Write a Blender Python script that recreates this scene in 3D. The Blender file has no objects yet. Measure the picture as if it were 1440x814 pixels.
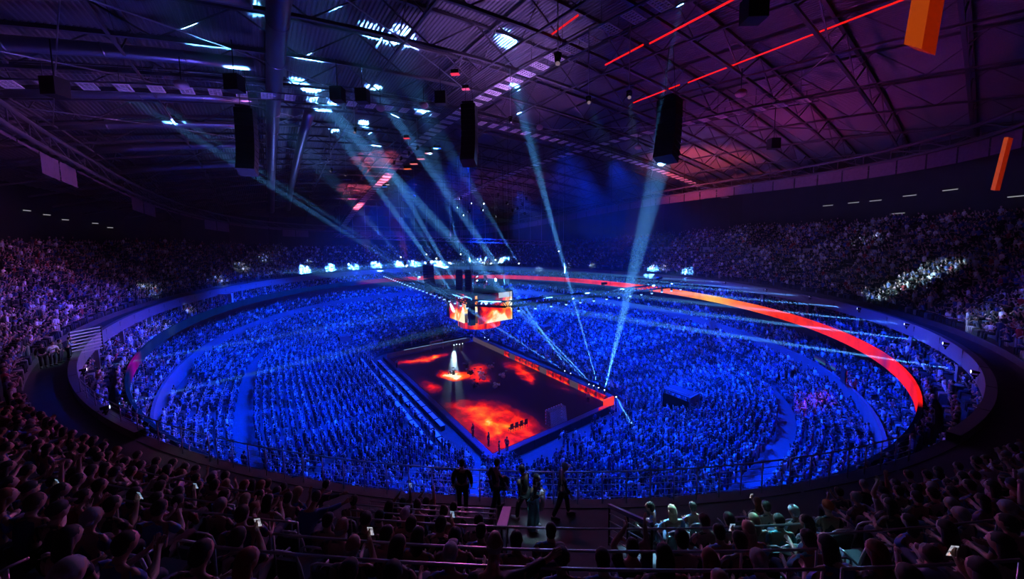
import bpy, bmesh, math, random
from mathutils import Vector, Matrix, Euler
PI = math.pi
random.seed(7)
scene = bpy.context.scene
COL = scene.collection

# ------------------------------------------------------------------ camera
FPX, CY, PITCH, YAW, ROLL = 478.2, 380.25, 0.083, 2.519, -0.012
CAM = Vector((53.657, -31.022, 24.948))
fw = Vector((math.cos(YAW)*math.cos(PITCH), math.sin(YAW)*math.cos(PITCH), -math.sin(PITCH)))
rt = Vector((math.sin(YAW), -math.cos(YAW), 0))
up = rt.cross(fw)
R2 = rt*math.cos(ROLL) + up*math.sin(ROLL)
U2 = up*math.cos(ROLL) - rt*math.sin(ROLL)
cam_data = bpy.data.cameras.new('camera')
cam = bpy.data.objects.new('camera', cam_data)
COL.objects.link(cam)
m = Matrix.Identity(4)
for i in range(3):
    m[i][0] = R2[i]; m[i][1] = U2[i]; m[i][2] = -fw[i]; m[i][3] = CAM[i]
cam.matrix_world = m
cam_data.sensor_width = 36
cam_data.lens = FPX/1440*36
cam_data.shift_y = -(407-CY)/1440
cam_data.clip_start = 0.05
cam_data.clip_end = 600
scene.camera = cam

# ------------------------------------------------------------------ world, exposure
scene.view_settings.view_transform = 'Standard'
scene.view_settings.look = 'None'
scene.view_settings.exposure = 0.0
scene.view_settings.gamma = 1.0
scene.view_settings.use_curve_mapping = False
world = bpy.data.worlds.new('world')
scene.world = world
world.use_nodes = True
wn = world.node_tree
wn.nodes['Background'].inputs[0].default_value = (0.25, 0.2, 0.5, 1)
wn.nodes['Background'].inputs[1].default_value = 0.0
HAZE = 0.0003                       # the thin theatrical haze that fills the hall
vs = wn.nodes.new('ShaderNodeVolumeScatter')
vs.inputs['Color'].default_value = (0.9, 0.95, 1, 1)
vs.inputs['Density'].default_value = HAZE
vs.inputs['Anisotropy'].default_value = 0.0
wn.links.new(vs.outputs[0], wn.nodes['World Output'].inputs['Volume'])
scene.cycles.max_bounces = 4
scene.cycles.diffuse_bounces = 1
scene.cycles.glossy_bounces = 1
scene.cycles.transparent_max_bounces = 8
scene.cycles.volume_bounces = 0
scene.cycles.use_light_tree = True
scene.cycles.sample_clamp_indirect = 4

# ------------------------------------------------------------------ big lights
def aim(o, target):
    d = Vector(target) - o.location
    o.rotation_euler = d.to_track_quat('-Z', 'Y').to_euler()
def spot(loc, target, power, color, angle, blend=0.4, radius=0.3, name='spot_light'):
    l = bpy.data.lights.new(name, 'SPOT')
    l.energy = power; l.color = color; l.spot_size = math.radians(angle)
    l.spot_blend = blend; l.shadow_soft_size = radius
    o = bpy.data.objects.new(name, l); COL.objects.link(o)
    o.location = loc; aim(o, target)
    return o
def point(loc, power, color, radius=0.5, name='flood_light'):
    l = bpy.data.lights.new(name, 'POINT')
    l.energy = power; l.color = color; l.shadow_soft_size = radius
    o = bpy.data.objects.new(name, l); COL.objects.link(o); o.location = loc
    return o
BLUE = (0.0, 0.04, 1.0)
# blue wash on the lower bowl, from added spots without fixtures under the roof
BW = 1.75
WASH = [((-27, -4, 35), (-46, -4, 4), 1.5), ((-20, -9, 36), (-30, -27, 4), 1.6), ((-3, -9, 37), (-4, -29, 3), 1.9), ((14, -9, 37), (20, -27, 3), 1.7), ((22, 0, 37), (37, -8, 4), 1.5), ((21, 10, 37), (39, 12, 4), 1.7),
        ((12, 13, 37), (20, 27, 3), 1.9), ((-6, 13, 37), (-4, 28, 3), 2.0), ((-22, 12, 36), (-30, 24, 3), 1.8), ((0, -16, 34), (-4, -39, 8), .35)]
for loc, tgt, p in WASH:
    spot(loc, tgt, 150000*BW*p, BLUE, 64, 0.8, 0.5, 'blue_fill')
# added fill spots without fixtures: violet, magenta and blue over the upper tier
spot((10, -6, 27), (8, -46, 25), 30000, (.8, .24, .95), 68, .9, 1.0, 'violet_fill')
spot((14, -8, 27), (46, -38, 20), 12000, (.9, .15, .55), 70, .9, 1.0, 'magenta_fill')
spot((6, 6, 28), (34, 56, 29), 20000, (.34, .22, 1), 80, .9, 1.0, 'violet_fill')
spot((20, 4, 27), (60, 4, 24), 9000, (.6, .16, .9), 70, .9, 1.0, 'violet_fill')
spot((-14, 0, 28), (-58, 0, 20), 14000, (.03, .12, 1), 75, .9, 1.0, 'blue_fill')
# added spots without fixtures that tint the roof from below
spot((22, -30, 22), (14, -34, 40), 5500, (.16, .14, 1), 110, .9, 1.0, 'roof_fill')
spot((-22, -24, 24), (-16, -26, 40), 7000, (.2, .3, 1), 100, .9, 1.0, 'roof_fill')
spot((30, -11, 24), (27, -12.3, 40), 22000, (.6, .3, 1), 60, .9, 1.0, 'roof_fill')
spot((-2, -12.3, 22), (-14, -12.3, 37.3), 130000, (1, .16, .24), 24, .9, .08, 'roof_fill')
spot((14, 20, 22), (16, 38, 37), 40000, (1, .12, .12), 48, .9, .6, 'roof_fill')
spot((30, 18, 24), (34, 26, 38), 5000, (.8, .06, .35), 100, .9, 1.0, 'roof_fill')
spot((-28, -12.3, 21), (-36, -12.3, 34.3), 130000, (1, .12, .2), 26, .9, .08, 'roof_fill')
spot((12, 0, 24), (16, -2, 39), 9000, (.7, .2, .8), 60, .9, .6, 'roof_fill')
# added blue fill spots on the parapet panels, no fixtures
spot((24, 2, 16.4), (52, 10, 16.3), 30000, (.03, .09, 1), 40, .9, .5, 'blue_fill')
spot((6, -14, 16.2), (10, -42, 16.2), 24000, (.03, .09, 1), 44, .9, .5, 'blue_fill')
spot((36, 0, 22), (40, 8, 38), 4500, (.8, .08, .5), 110, .9, 1.0, 'roof_fill')
spot((-24, 14, 24), (-26, 18, 37), 7000, (.45, .1, .6), 110, .9, 1.0, 'roof_fill')
spot((24, -4, 33), (50, -30, 20), 5000, (.22, .32, 1), 60, .9, .3, 'blue_fill')  # added blue fill on the near seats
# ------------------------------------------------------------------ helpers
def tag(o, label=None, cat=None, group=None, kind=None):
    if label: o['label'] = label
    if cat: o['category'] = cat
    if group: o['group'] = group
    if kind: o['kind'] = kind
    return o
def empty(name, loc=(0, 0, 0), rz=0.0):
    o = bpy.data.objects.new(name, None); COL.objects.link(o)
    o.location = loc; o.rotation_euler = (0, 0, rz); o.empty_display_size = 0.2
    return o
class MB:
    """collects vertices and faces, then links them as one mesh object"""
    def __init__(s): s.v = []; s.f = []; s.m = []; s.sm = []
    def add(s, vs, fs, mi=0, smooth=False):
        b = len(s.v); s.v += [tuple(p) for p in vs]
        for f in fs:
            s.f.append(tuple(b+i for i in f)); s.m.append(mi); s.sm.append(smooth)
    def box(s, c, size, rz=0.0, mi=0, mat=None):
        hx, hy, hz = size[0]/2, size[1]/2, size[2]/2
        M = mat if mat is not None else Matrix.Rotation(rz, 3, 'Z')
        c = Vector(c)
        vs = [c + M @ Vector((x*hx, y*hy, z*hz)) for x in (-1, 1) for y in (-1, 1) for z in (-1, 1)]
        s.add(vs, [(0, 1, 3, 2), (4, 6, 7, 5), (0, 4, 5, 1), (2, 3, 7, 6), (0, 2, 6, 4), (1, 5, 7, 3)], mi)
    def tube(s, pts, radii, sides=6, mi=0, smooth=True, cap=True, flat=1.0, upv=None):
        pts = [Vector(p) for p in pts]
        if not hasattr(radii, '__len__'): radii = [radii]*len(pts)
        n = len(pts); vs = []
        u = None
        for i, p in enumerate(pts):
            d = (pts[min(i+1, n-1)] - pts[max(i-1, 0)])
            if d.length < 1e-9: d = Vector((0, 0, 1))
            d.normalize()
            if u is None:
                a = Vector(upv) if upv else (Vector((0, 0, 1)) if abs(d.z) < .9 else Vector((1, 0, 0)))
                u = (a - d*a.dot(d)).normalized()
            else:
                u = (u - d*u.dot(d))
                u = u.normalized() if u.length > 1e-6 else d.orthogonal().normalized()
            w = d.cross(u)
            for k in range(sides):
                t = 2*PI*(k+.5)/sides
                vs.append(p + (u*math.cos(t)*flat + w*math.sin(t))*radii[i])
        fs = []
        for i in range(n-1):
            for k in range(sides):
                a = i*sides+k; b = i*sides+(k+1) % sides
                fs.append((a, b, b+sides, a+sides))
        if cap:
            fs.append(tuple(range(sides-1, -1, -1))); fs.append(tuple((n-1)*sides+k for k in range(sides)))
        s.add(vs, fs, mi, smooth)
    def ellipsoid(s, c, r, nu=8, nv=6, mi=0, M=None):
        c = Vector(c); vs = []; fs = []
        for j in range(1, nv):
            th = PI*j/nv
            for i in range(nu):
                ph = 2*PI*i/nu
                p = Vector((r[0]*math.sin(th)*math.cos(ph), r[1]*math.sin(th)*math.sin(ph), r[2]*math.cos(th)))
                vs.append(c + (M @ p if M else p))
        t = Vector((0, 0, r[2])); t = M @ t if M else t
        vs.append(c+t); vs.append(c-t); T = len(vs)-2
        for j in range(nv-2):
            for i in range(nu):
                a = j*nu+i; b = j*nu+(i+1) % nu
                fs.append((a, a+nu, b+nu, b))
        for i in range(nu):
            fs.append((T, i, (i+1) % nu)); fs.append((T+1, (nv-2)*nu+(i+1) % nu, (nv-2)*nu+i))
        s.add(vs, fs, mi, True)
    def quad(s, a, b, c, d, mi=0): s.add([a, b, c, d], [(0, 1, 2, 3)], mi)
    def strip(s, P, Q, closed=False, mi=0, smooth=False):
        n = len(P); vs = list(P)+list(Q)
        fs = [(i, (i+1) % n, n+(i+1) % n, n+i) for i in range(n if closed else n-1)]
        s.add(vs, fs, mi, smooth)
    def mesh(s, name, mats):
        me = bpy.data.meshes.new(name)
        me.from_pydata(s.v, [], s.f)
        for mt in (mats if isinstance(mats, (list, tuple)) else [mats]): me.materials.append(mt)
        me.polygons.foreach_set('material_index', s.m)
        me.polygons.foreach_set('use_smooth', s.sm)
        me.update()
        return me
    def build(s, name, mats, parent=None, loc=None, rz=None):
        return put(name, s.mesh(name, mats), parent, loc, rz)
def put(name, me, parent=None, loc=None, rz=None):
    o = bpy.data.objects.new(name, me); COL.objects.link(o)
    if parent: o.parent = parent
    if loc is not None: o.location = loc
    if rz is not None: o.rotation_euler = (0, 0, rz) if not hasattr(rz, '__len__') else rz
    return o
def copy_tree(o, parent=None):
    c = o.copy(); COL.objects.link(c); c.parent = parent
    for ch in o.children: copy_tree(ch, c)
    return c

# ------------------------------------------------------------------ materials
def mat(name, color, rough=0.6, metal=0.0, emit=None, estr=0.0, noise=0.0, nscale=6.0, bump=0.0, spec=0.5):
    mt = bpy.data.materials.new(name); mt.use_nodes = True
    nt = mt.node_tree; b = nt.nodes['Principled BSDF']
    b.inputs['Base Color'].default_value = (*color, 1)
    b.inputs['Roughness'].default_value = rough
    b.inputs['Metallic'].default_value = metal
    b.inputs['Specular IOR Level'].default_value = spec
    if emit:
        b.inputs['Emission Color'].default_value = (*emit, 1); b.inputs['Emission Strength'].default_value = estr
    if noise or bump:
        tc = nt.nodes.new('ShaderNodeTexCoord'); nz = nt.nodes.new('ShaderNodeTexNoise')
        nz.inputs['Scale'].default_value = nscale; nz.inputs['Detail'].default_value = 4
        nt.links.new(tc.outputs['Object'], nz.inputs['Vector'])
        if noise:
            mx = nt.nodes.new('ShaderNodeMix'); mx.data_type = 'RGBA'
            mx.inputs[6].default_value = (*[c*(1-noise) for c in color], 1)
            mx.inputs[7].default_value = (*[min(1, c*(1+noise)) for c in color], 1)
            nt.links.new(nz.outputs[0], mx.inputs[0]); nt.links.new(mx.outputs[2], b.inputs['Base Color'])
        if bump:
            bp = nt.nodes.new('ShaderNodeBump'); bp.inputs['Strength'].default_value = bump; bp.inputs['Distance'].default_value = 0.02
            nt.links.new(nz.outputs[0], bp.inputs['Height']); nt.links.new(bp.outputs[0], b.inputs['Normal'])
    return mt
def ramp_node(nt, stops):
    r = nt.nodes.new('ShaderNodeValToRGB')
    el = r.color_ramp.elements
    while len(el) > 1: el.remove(el[-1])
    el[0].position = stops[0][0]; el[0].color = (*stops[0][1], 1)
    for p, c in stops[1:]:
        e = el.new(p); e.color = (*c, 1)
    return r
FIRE = [(0.0, (.004, .001, .008)), (.22, (.02, .002, .02)), (.4, (.35, .004, .002)), (.55, (1, .012, 0)), (.72, (1, .13, .004)), (.85, (1, .42, .02)), (1.0, (1, .95, .6))]
M = {}
M['concrete'] = mat('concrete', (.04, .045, .07), .85, noise=.25, nscale=2, bump=.1)
M['dark_concrete'] = mat('dark_concrete', (.07, .07, .08), .85, noise=.3, nscale=1.5)
M['black'] = mat('black', (.012, .012, .014), .6)
M['black_metal'] = mat('black_metal', (.02, .02, .024), .45, .6)
M['steel'] = mat('steel', (.35, .35, .37), .35, .9)
M['roof_steel'] = mat('roof_steel', (.12, .11, .13), .5, .4)
M['deck'] = mat('deck', (.17, .16, .19), .5, .5)
M['chrome'] = mat('chrome', (.75, .75, .78), .22, 1)
M['panel_white'] = mat('panel_white', (.55, .57, .62), .5)
M['parapet_panel'] = mat('parapet_panel', (.16, .17, .2), .5)
M['wall_blue'] = mat('wall_blue', (.09, .09, .12), .7)
M['duct'] = mat('duct', (.3, .3, .36), .35, .9)
M['board_grey'] = mat('board_grey', (.3, .29, .32), .6)
M['seat_shell'] = mat('seat_shell', (.05, .055, .075), .5)
M['wall_dark'] = mat('wall_dark', (.03, .03, .036), .9, noise=.3, nscale=.4)

# ------------------------------------------------------------------ oval geometry
OX, OY = -0.19, -0.52
RA, RB, RN = 54.35, 43.86, 2.05     # the front edge of the upper tier
RZ = 16.72
def oval(A, B, n, phi):
    c, s_ = math.cos(phi), math.sin(phi)
    return Vector((OX + A*math.copysign(abs(c)**(2/n), c), OY + B*math.copysign(abs(s_)**(2/n), s_), 0))
_cache = {}
def oval_loop(A, B, n, N=192):
    """N points spread evenly along the closed curve, starting on +x"""
    key = (round(A, 3), round(B, 3), round(n, 3), N)
    if key in _cache: return _cache[key]
    P = [oval(A, B, n, 2*PI*i/1440) for i in range(1441)]
    L = [0.0]
    for i in range(1440): L.append(L[-1] + (P[i+1]-P[i]).length)
    out = []; j = 0
    for k in range(N):
        t = L[-1]*k/N
        while L[j+1] < t: j += 1
        f = (t-L[j])/max(1e-9, L[j+1]-L[j])
        out.append(P[j].lerp(P[j+1], f))
    _cache[key] = out
    return out
def oval_len(A, B, n):
    P = oval_loop(A, B, n)
    return sum((P[i]-P[i-1]).length for i in range(len(P)))
def phi_of(p): return math.atan2((p.y-OY)/RB, (p.x-OX)/RA)
def ring_pt(px_phi, d=0.0): return oval(RA+d, RB+d, RN, px_phi)
def at_z(P, z): return [Vector((p.x, p.y, z)) for p in P]
def cam_px(P):
    d = Vector(P)-CAM; z = d.dot(fw)
    if z < .05: return (-9999, -9999, z)
    return (720+FPX*d.dot(R2)/z, CY-FPX*d.dot(U2)/z, z)

# ------------------------------------------------------------------ tiers
TREAD, RISE, WALK = 0.72, 0.5, 1.9
slots_low, slots_mid, slots_up = [], [], []      # (pos, yaw facing the court, row)
def ring_steps(mb, rows):
    """rows: list of (A,B,n,z); builds tread from each row outwards and the riser at its outer edge"""
    for (a, b) in zip(rows[:-1], rows[1:]):
        P = oval_loop(*a[:3]); Q = oval_loop(*b[:3])
        mb.strip(at_z(P, a[3]), at_z(Q, a[3]), True)
        mb.strip(at_z(Q, a[3]), at_z(Q, b[3]), True)
def in_aisle(p, count):
    a = phi_of(p)/(2*PI)*count; f = abs(a-round(a))
    return f*2*PI*RA/count*Vector((p.x-OX, p.y-OY)).length/RA < .55
def seat_row(A, B, n, z, store, row, pitch=0.5, aisles=0):
    L = oval_len(A, B, n); N = int(L/pitch); P = oval_loop(A, B, n, N)
    for i, p in enumerate(P):
        t = P[(i+1) % N]-P[i-1]
        if aisles and in_aisle(p, aisles): continue
        yaw = math.atan2(t.x, -t.y)          # inward normal of an anticlockwise loop
        store.append((Vector((p.x, p.y, z)), math.atan2(t.x, -t.y), row))
def lerp(a, b, t): return a+(b-a)*t

ground = MB(); ground.box((0, 0, -0.35), (220, 200, 0.6))
tag(ground.build('floor', M['dark_concrete']), kind='structure')

# lower bowl, inner stand (straight rows that round off) then a walkway, then the outer stand
low = MB(); rows = []
NI = 23
for i in range(NI+1):
    t = i/NI
    rows.append((lerp(24.6, 43.5, t), lerp(14.2, 33.3, t), lerp(7, 2.6, t**.8), lerp(.55, 5.4, t)))
for r in range(NI):
    seat_row(rows[r][0]+.35, rows[r][1]+.35, rows[r][2], rows[r][3], slots_low, r, .5, 30)
NO = 7
orow = [(lerp(45.0, 50.6, i/NO), lerp(34.8, 40.4, i/NO), lerp(2.6, 2.06, i/NO), lerp(5.5, 7.9, i/NO)) for i in range(NO+1)]
for r in range(NO): seat_row(orow[r][0]+.35, orow[r][1]+.35, orow[r][2], orow[r][3], slots_low, 40+r, .5, 30)
P0 = oval_loop(*rows[0][:3])
low.strip(at_z(P0, 0), at_z(P0, rows[0][3]), True)
ring_steps(low, rows+orow)
tag(low.build('seating_tier', M['concrete']), kind='structure')
# wall behind the lower bowl and the first box tier above it
wl = MB()
P = oval_loop(50.7, 40.5, 2.06)
wl.strip(at_z(P, 6.5), at_z(P, 9.9), True); Q = oval_loop(50.95, 40.75, 2.06)
wl.strip(at_z(P, 9.9), at_z(Q, 9.9), True); wl.strip(at_z(Q, 9.9), at_z(Q, 8.9), True)
tag(wl.build('wall_lower', M['wall_blue']), kind='structure')
mid = MB()
mrow = [(50.95+.9*i, 40.75+.9*i*.95, 2.06, 8.9+.45*i) for i in range(5)]
for r in range(4): seat_row(mrow[r][0]+.4, mrow[r][1]+.4, 2.06, mrow[r][3], slots_mid, r, .6)
ring_steps(mid, mrow)
P = oval_loop(*mrow[-1][:3]); mid.strip(at_z(P, mrow[-1][3]), at_z(P, 13.3), True)
Q = oval_loop(52.0, 41.6, 2.05); mid.strip(at_z(Q, 13.3), at_z(P, 13.3), True)
m2 = [(52.2+.9*i, 41.8+.9*i, 2.05, 13.35+.4*i) for i in range(5)]
for r in range(4): seat_row(m2[r][0]+.4, m2[r][1]+.4, 2.05, m2[r][3], slots_mid, 10+r, .6)
ring_steps(mid, m2)
P = oval_loop(*m2[-1][:3]); mid.strip(at_z(P, m2[-1][3]), at_z(P, RZ-.1), True)
tag(mid.build('seating_tier', M['dark_concrete']), kind='structure')
# upper tier: walkway behind the parapet, then steep rows; the far long side runs higher
upper = MB()
P = oval_loop(RA, RB, RN); Q = oval_loop(RA+WALK, RB+WALK, RN)
upper.strip(at_z(P, RZ), at_z(Q, RZ), True); upper.strip(at_z(P, RZ-.3), at_z(P, RZ), True)
R_ = oval_loop(RA+4.2, RB+4.2, RN); upper.strip(at_z(P, RZ-.3), at_z(R_, RZ-.3), True)
def rows_at(phi):
    deg = math.degrees(phi) % 360
    T = [(0, 20), (75, 20), (100, 17), (125, 13), (200, 13), (230, 16), (335, 16), (360, 20)]
    for (a, x), (b, y) in zip(T[:-1], T[1:]):
        if deg <= b: v = lerp(x, y, (deg-a)/(b-a)); break
    return int(v)
NSEG = 192
def up_row(k): return (RA+WALK+TREAD*k, RB+WALK+TREAD*k, RN, RZ+RISE*(k+1))
for k in range(20):
    A, B, n, z = up_row(k)
    P = oval_loop(A, B, n); Q = oval_loop(A+TREAD, B+TREAD, n)
    for i in range(NSEG):
        j = (i+1) % NSEG
        if rows_at(phi_of(P[i])) <= k: continue
        a, b, c, d = P[i], P[j], Q[j], Q[i]
        zz = lambda p, h: (p.x, p.y, h)
        upper.quad(zz(a, z-RISE), zz(b, z-RISE), zz(b, z), zz(a, z))
        upper.quad(zz(a, z), zz(b, z), zz(c, z), zz(d, z))
    L = []
    seat_row(A+.42, B+.42, n, z, L, k, .52, 38 if k > 1 else 0)
    slots_up += [s_ for s_ in L if rows_at(phi_of(s_[0])) > k]
tw = MB(); P = [oval(*up_row(11)[:3], math.radians(a)) for a in range(18, 97, 2)]; z = up_row(11)[3]; Q = [Vector((v.x*1.004, v.y*1.004, 0)) for v in P]
tw.strip(at_z(P, z-.5), at_z(P, z+.55)); tw.strip(at_z(P, z+.55), at_z(Q, z+.55)); tw.strip(at_z(Q, z+.55), at_z(Q, z))
tag(tw.build('wall_cross_aisle', mat('aisle_wall', (.3, .3, .36), .6)), kind='structure')
M['nosing'] = mat('nosing', (.35, .36, .42), .6)
nos = MB()
for a in range(38):
    ph = 2*PI*a/38
    for k in range(2, rows_at(ph)):
        A, B, n, z = up_row(k); p = oval(A, B, n, ph); q = oval(A, B, n, ph+.01); d = (q-p).normalized()
        if (Vector((p.x, p.y, z))-CAM).length < 8: continue
        nos.box((p.x, p.y, z-.02), (.9, .1, .06), math.atan2(d.y, d.x))
ut = tag(upper.build('seating_tier', M['dark_concrete']), kind='structure')
o = nos.build('stair_nosing', M['nosing'], ut); o['kind'] = 'stuff'
# back wall of the hall above the last row, and the ring beam under the roof edge
bw = MB(); P = []; Z0 = []
for i in range(NSEG):
    ph = 2*PI*i/NSEG; k = rows_at(ph); d = WALK+TREAD*k
    P.append(ring_pt(ph, d)); Z0.append(RZ+RISE*k)
bw.strip([Vector((p.x, p.y, z)) for p, z in zip(P, Z0)], [Vector((p.x, p.y, z+.9)) for p, z in zip(P, Z0)], True)
W = [ring_pt(2*PI*i/NSEG, WALK+TREAD*rows_at(2*PI*i/NSEG)+3.0) for i in range(NSEG)]
bw.strip([Vector((p.x, p.y, z+.9)) for p, z in zip(P, Z0)], [Vector((p.x, p.y, z+.9)) for p, z in zip(W, Z0)], True)
bw.strip([Vector((p.x, p.y, z)) for p, z in zip(W, Z0)], [Vector((p.x, p.y, 40)) for p in W], True)
tag(bw.build('wall_outer', M['wall_dark']), kind='structure')
# ------------------------------------------------------------------ crowd far away: one uncountable mass per tier
def random_mat(name, stops, rough=.75):
    mt = bpy.data.materials.new(name); mt.use_nodes = True; nt = mt.node_tree
    oi = nt.nodes.new('ShaderNodeObjectInfo'); r = ramp_node(nt, stops); r.color_ramp.interpolation = 'CONSTANT'
    nt.links.new(oi.outputs['Random'], r.inputs[0])
    nt.links.new(r.outputs[0], nt.nodes['Principled BSDF'].inputs['Base Color'])
    nt.nodes['Principled BSDF'].inputs['Roughness'].default_value = rough
    return mt
M['crowd_skin'] = random_mat('crowd_skin', [(0, (.5, .3, .26)), (.7, (.66, .46, .4)), (.9, (.2, .11, .07))], .5)
M['crowd_shirt'] = random_mat('crowd_shirt', [(0, (.008, .008, .012)), (.2, (.03, .04, .16)), (.34, (.006, .006, .008)), (.44, (.2, .2, .34)), (.54, (.85, .85, .88)), (.63, (.06, .1, .35)), (.7, (.3, .03, .04)), (.75, (.015, .02, .04)), (.84, (.5, .55, .65)), (.92, (.04, .05, .1))])
M['crowd_hair'] = random_mat('crowd_hair', [(0, (.02, .015, .01)), (.45, (.08, .045, .025)), (.7, (.35, .24, .12)), (.85, (.3, .3, .3)), (.95, (.55, .5, .4))])
M['crowd_trousers'] = random_mat('crowd_trousers', [(0, (.02, .025, .06)), (.4, (.015, .015, .018)), (.7, (.12, .15, .25)), (.85, (.35, .33, .3))])
def crowd_person(kind):
    """seated figure facing +x, seat surface at z = .45; kind varies the arms"""
    b = MB()
    lean = .04 if kind != 2 else .16
    if kind == 3:       # standing
        for s in (-1, 1):
            b.tube([(0, s*.1, .02), (0, s*.1, .45), (0, s*.09, .88)], [.06, .075, .095], 5, 3)
        hip, sh, hd = Vector((0, 0, .86)), Vector((0, 0, 1.42)), Vector((.02, 0, 1.63))
    else:
        for s in (-1, 1):
            b.tube([(.02, s*.1, .52), (.42, s*.11, .52), (.43, s*.11, .05)], [.09, .07, .05], 5, 3)
        hip, sh, hd = Vector((-.02, 0, .48)), Vector((lean-.02, 0, 1.03)), Vector((lean+.02, 0, 1.24))
    b.tube([hip, hip.lerp(sh, .5), sh, sh+Vector((0, 0, .06))], [.15, .155, .17, .06], 7, 1, flat=.68, upv=(1, 0, 0))
    b.tube([sh, hd], [.055, .05], 5, 0)
    b.ellipsoid(hd+Vector((.01, 0, 0)), (.092, .075, .115), 7, 5, 0)
    b.ellipsoid(hd+Vector((-.022, 0, .03)), (.092, .084, .105), 7, 5, 2)
    for s in (-1, 1):
        S = sh+Vector((0, s*.19, -.03))
        if kind == 1:
            E = S+Vector((.12, s*.06, -.18)); H = E+Vector((.12, -s*.08, .3))
        elif kind == 2 and s == 1:
            E = S+Vector((.1, s*.1, .18)); H = E+Vector((.05, -s*.02, .3))
        elif kind == 3:
            E = S+Vector((-.02, s*.06, -.28)); H = E+Vector((.16, -s*.06, -.16))
        else:
            E = S+Vector((.02, s*.05, -.27)); H = E+Vector((.24, -s*.1, .02))
        b.tube([S, E], [.055, .045], 5, 1); b.tube([E, H], [.042, .03], 5, 0)
        b.ellipsoid(H, (.045, .035, .045), 5, 4, 0)
    return b.mesh('crowd_person', [M['crowd_skin'], M['crowd_shirt'], M['crowd_hair'], M['crowd_trousers']])
proto_col = bpy.data.collections.new('prototypes')
for k in range(4):
    po = bpy.data.objects.new('crowd_figure', crowd_person(k)); proto_col.objects.link(po)
seat_col = bpy.data.collections.new('seat_prototype')
sb = MB()
sb.box((-.02, 0, .42), (.42, .44, .06)); sb.box((-.24, 0, .66), (.05, .44, .46), mat=Matrix.Rotation(-.15, 3, 'Y'))
seat_col.objects.link(bpy.data.objects.new('crowd_seat', sb.mesh('crowd_seat', M['seat_shell'])))

def scatter(name, pts, label, cat, col, pick=4, jitter=True):
    """one object: points that carry yaw, size and kind; geometry nodes set a figure on each"""
    rnd = random.Random(len(pts))
    me = bpy.data.meshes.new(name)
    me.from_pydata([tuple(p[0]) for p in pts], [], [])
    ay = me.attributes.new('yaw', 'FLOAT', 'POINT'); asz = me.attributes.new('size', 'FLOAT', 'POINT'); ak = me.attributes.new('pick', 'INT', 'POINT')
    ay.data.foreach_set('value', [p[1]+(rnd.gauss(0, .22) if jitter else 0) for p in pts])
    asz.data.foreach_set('value', [rnd.uniform(.9, 1.08) if jitter else 1 for p in pts])
    ak.data.foreach_set('value', [(rnd.choice([0, 0, 0, 1, 1, 2, 3, 3]) if rnd.random() < .9 else 3) if pick > 1 else 0 for p in pts])
    o = bpy.data.objects.new(name, me); COL.objects.link(o)
    ng = bpy.data.node_groups.new(name, 'GeometryNodeTree')
    ng.interface.new_socket('Geometry', in_out='INPUT', socket_type='NodeSocketGeometry')
    ng.interface.new_socket('Geometry', in_out='OUTPUT', socket_type='NodeSocketGeometry')
    N = ng.nodes.new; Lk = ng.links.new
    gi, go = N('NodeGroupInput'), N('NodeGroupOutput')
    m2p = N('GeometryNodeMeshToPoints'); iop = N('GeometryNodeInstanceOnPoints'); ci = N('GeometryNodeCollectionInfo')
    ci.inputs['Collection'].default_value = col
    ci.inputs['Separate Children'].default_value = True; ci.inputs['Reset Children'].default_value = True
    iop.inputs['Pick Instance'].default_value = True
    def attr(n, t):
        a = N('GeometryNodeInputNamedAttribute'); a.data_type = t; a.inputs['Name'].default_value = n
        return a.outputs['Attribute']
    cx = N('ShaderNodeCombineXYZ'); Lk(attr('yaw', 'FLOAT'), cx.inputs[2])
    e2r = N('FunctionNodeEulerToRotation'); Lk(cx.outputs[0], e2r.inputs[0])
    Lk(gi.outputs[0], m2p.inputs['Mesh']); Lk(m2p.outputs[0], iop.inputs['Points'])
    Lk(ci.outputs[0], iop.inputs['Instance']); Lk(attr('pick', 'INT'), iop.inputs['Instance Index'])
    Lk(e2r.outputs[0], iop.inputs['Rotation']); Lk(attr('size', 'FLOAT'), iop.inputs['Scale'])
    Lk(iop.outputs[0], go.inputs[0])
    md = o.modifiers.new('scatter', 'NODES'); md.node_group = ng
    return tag(o, label, cat, kind='stuff')
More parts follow.
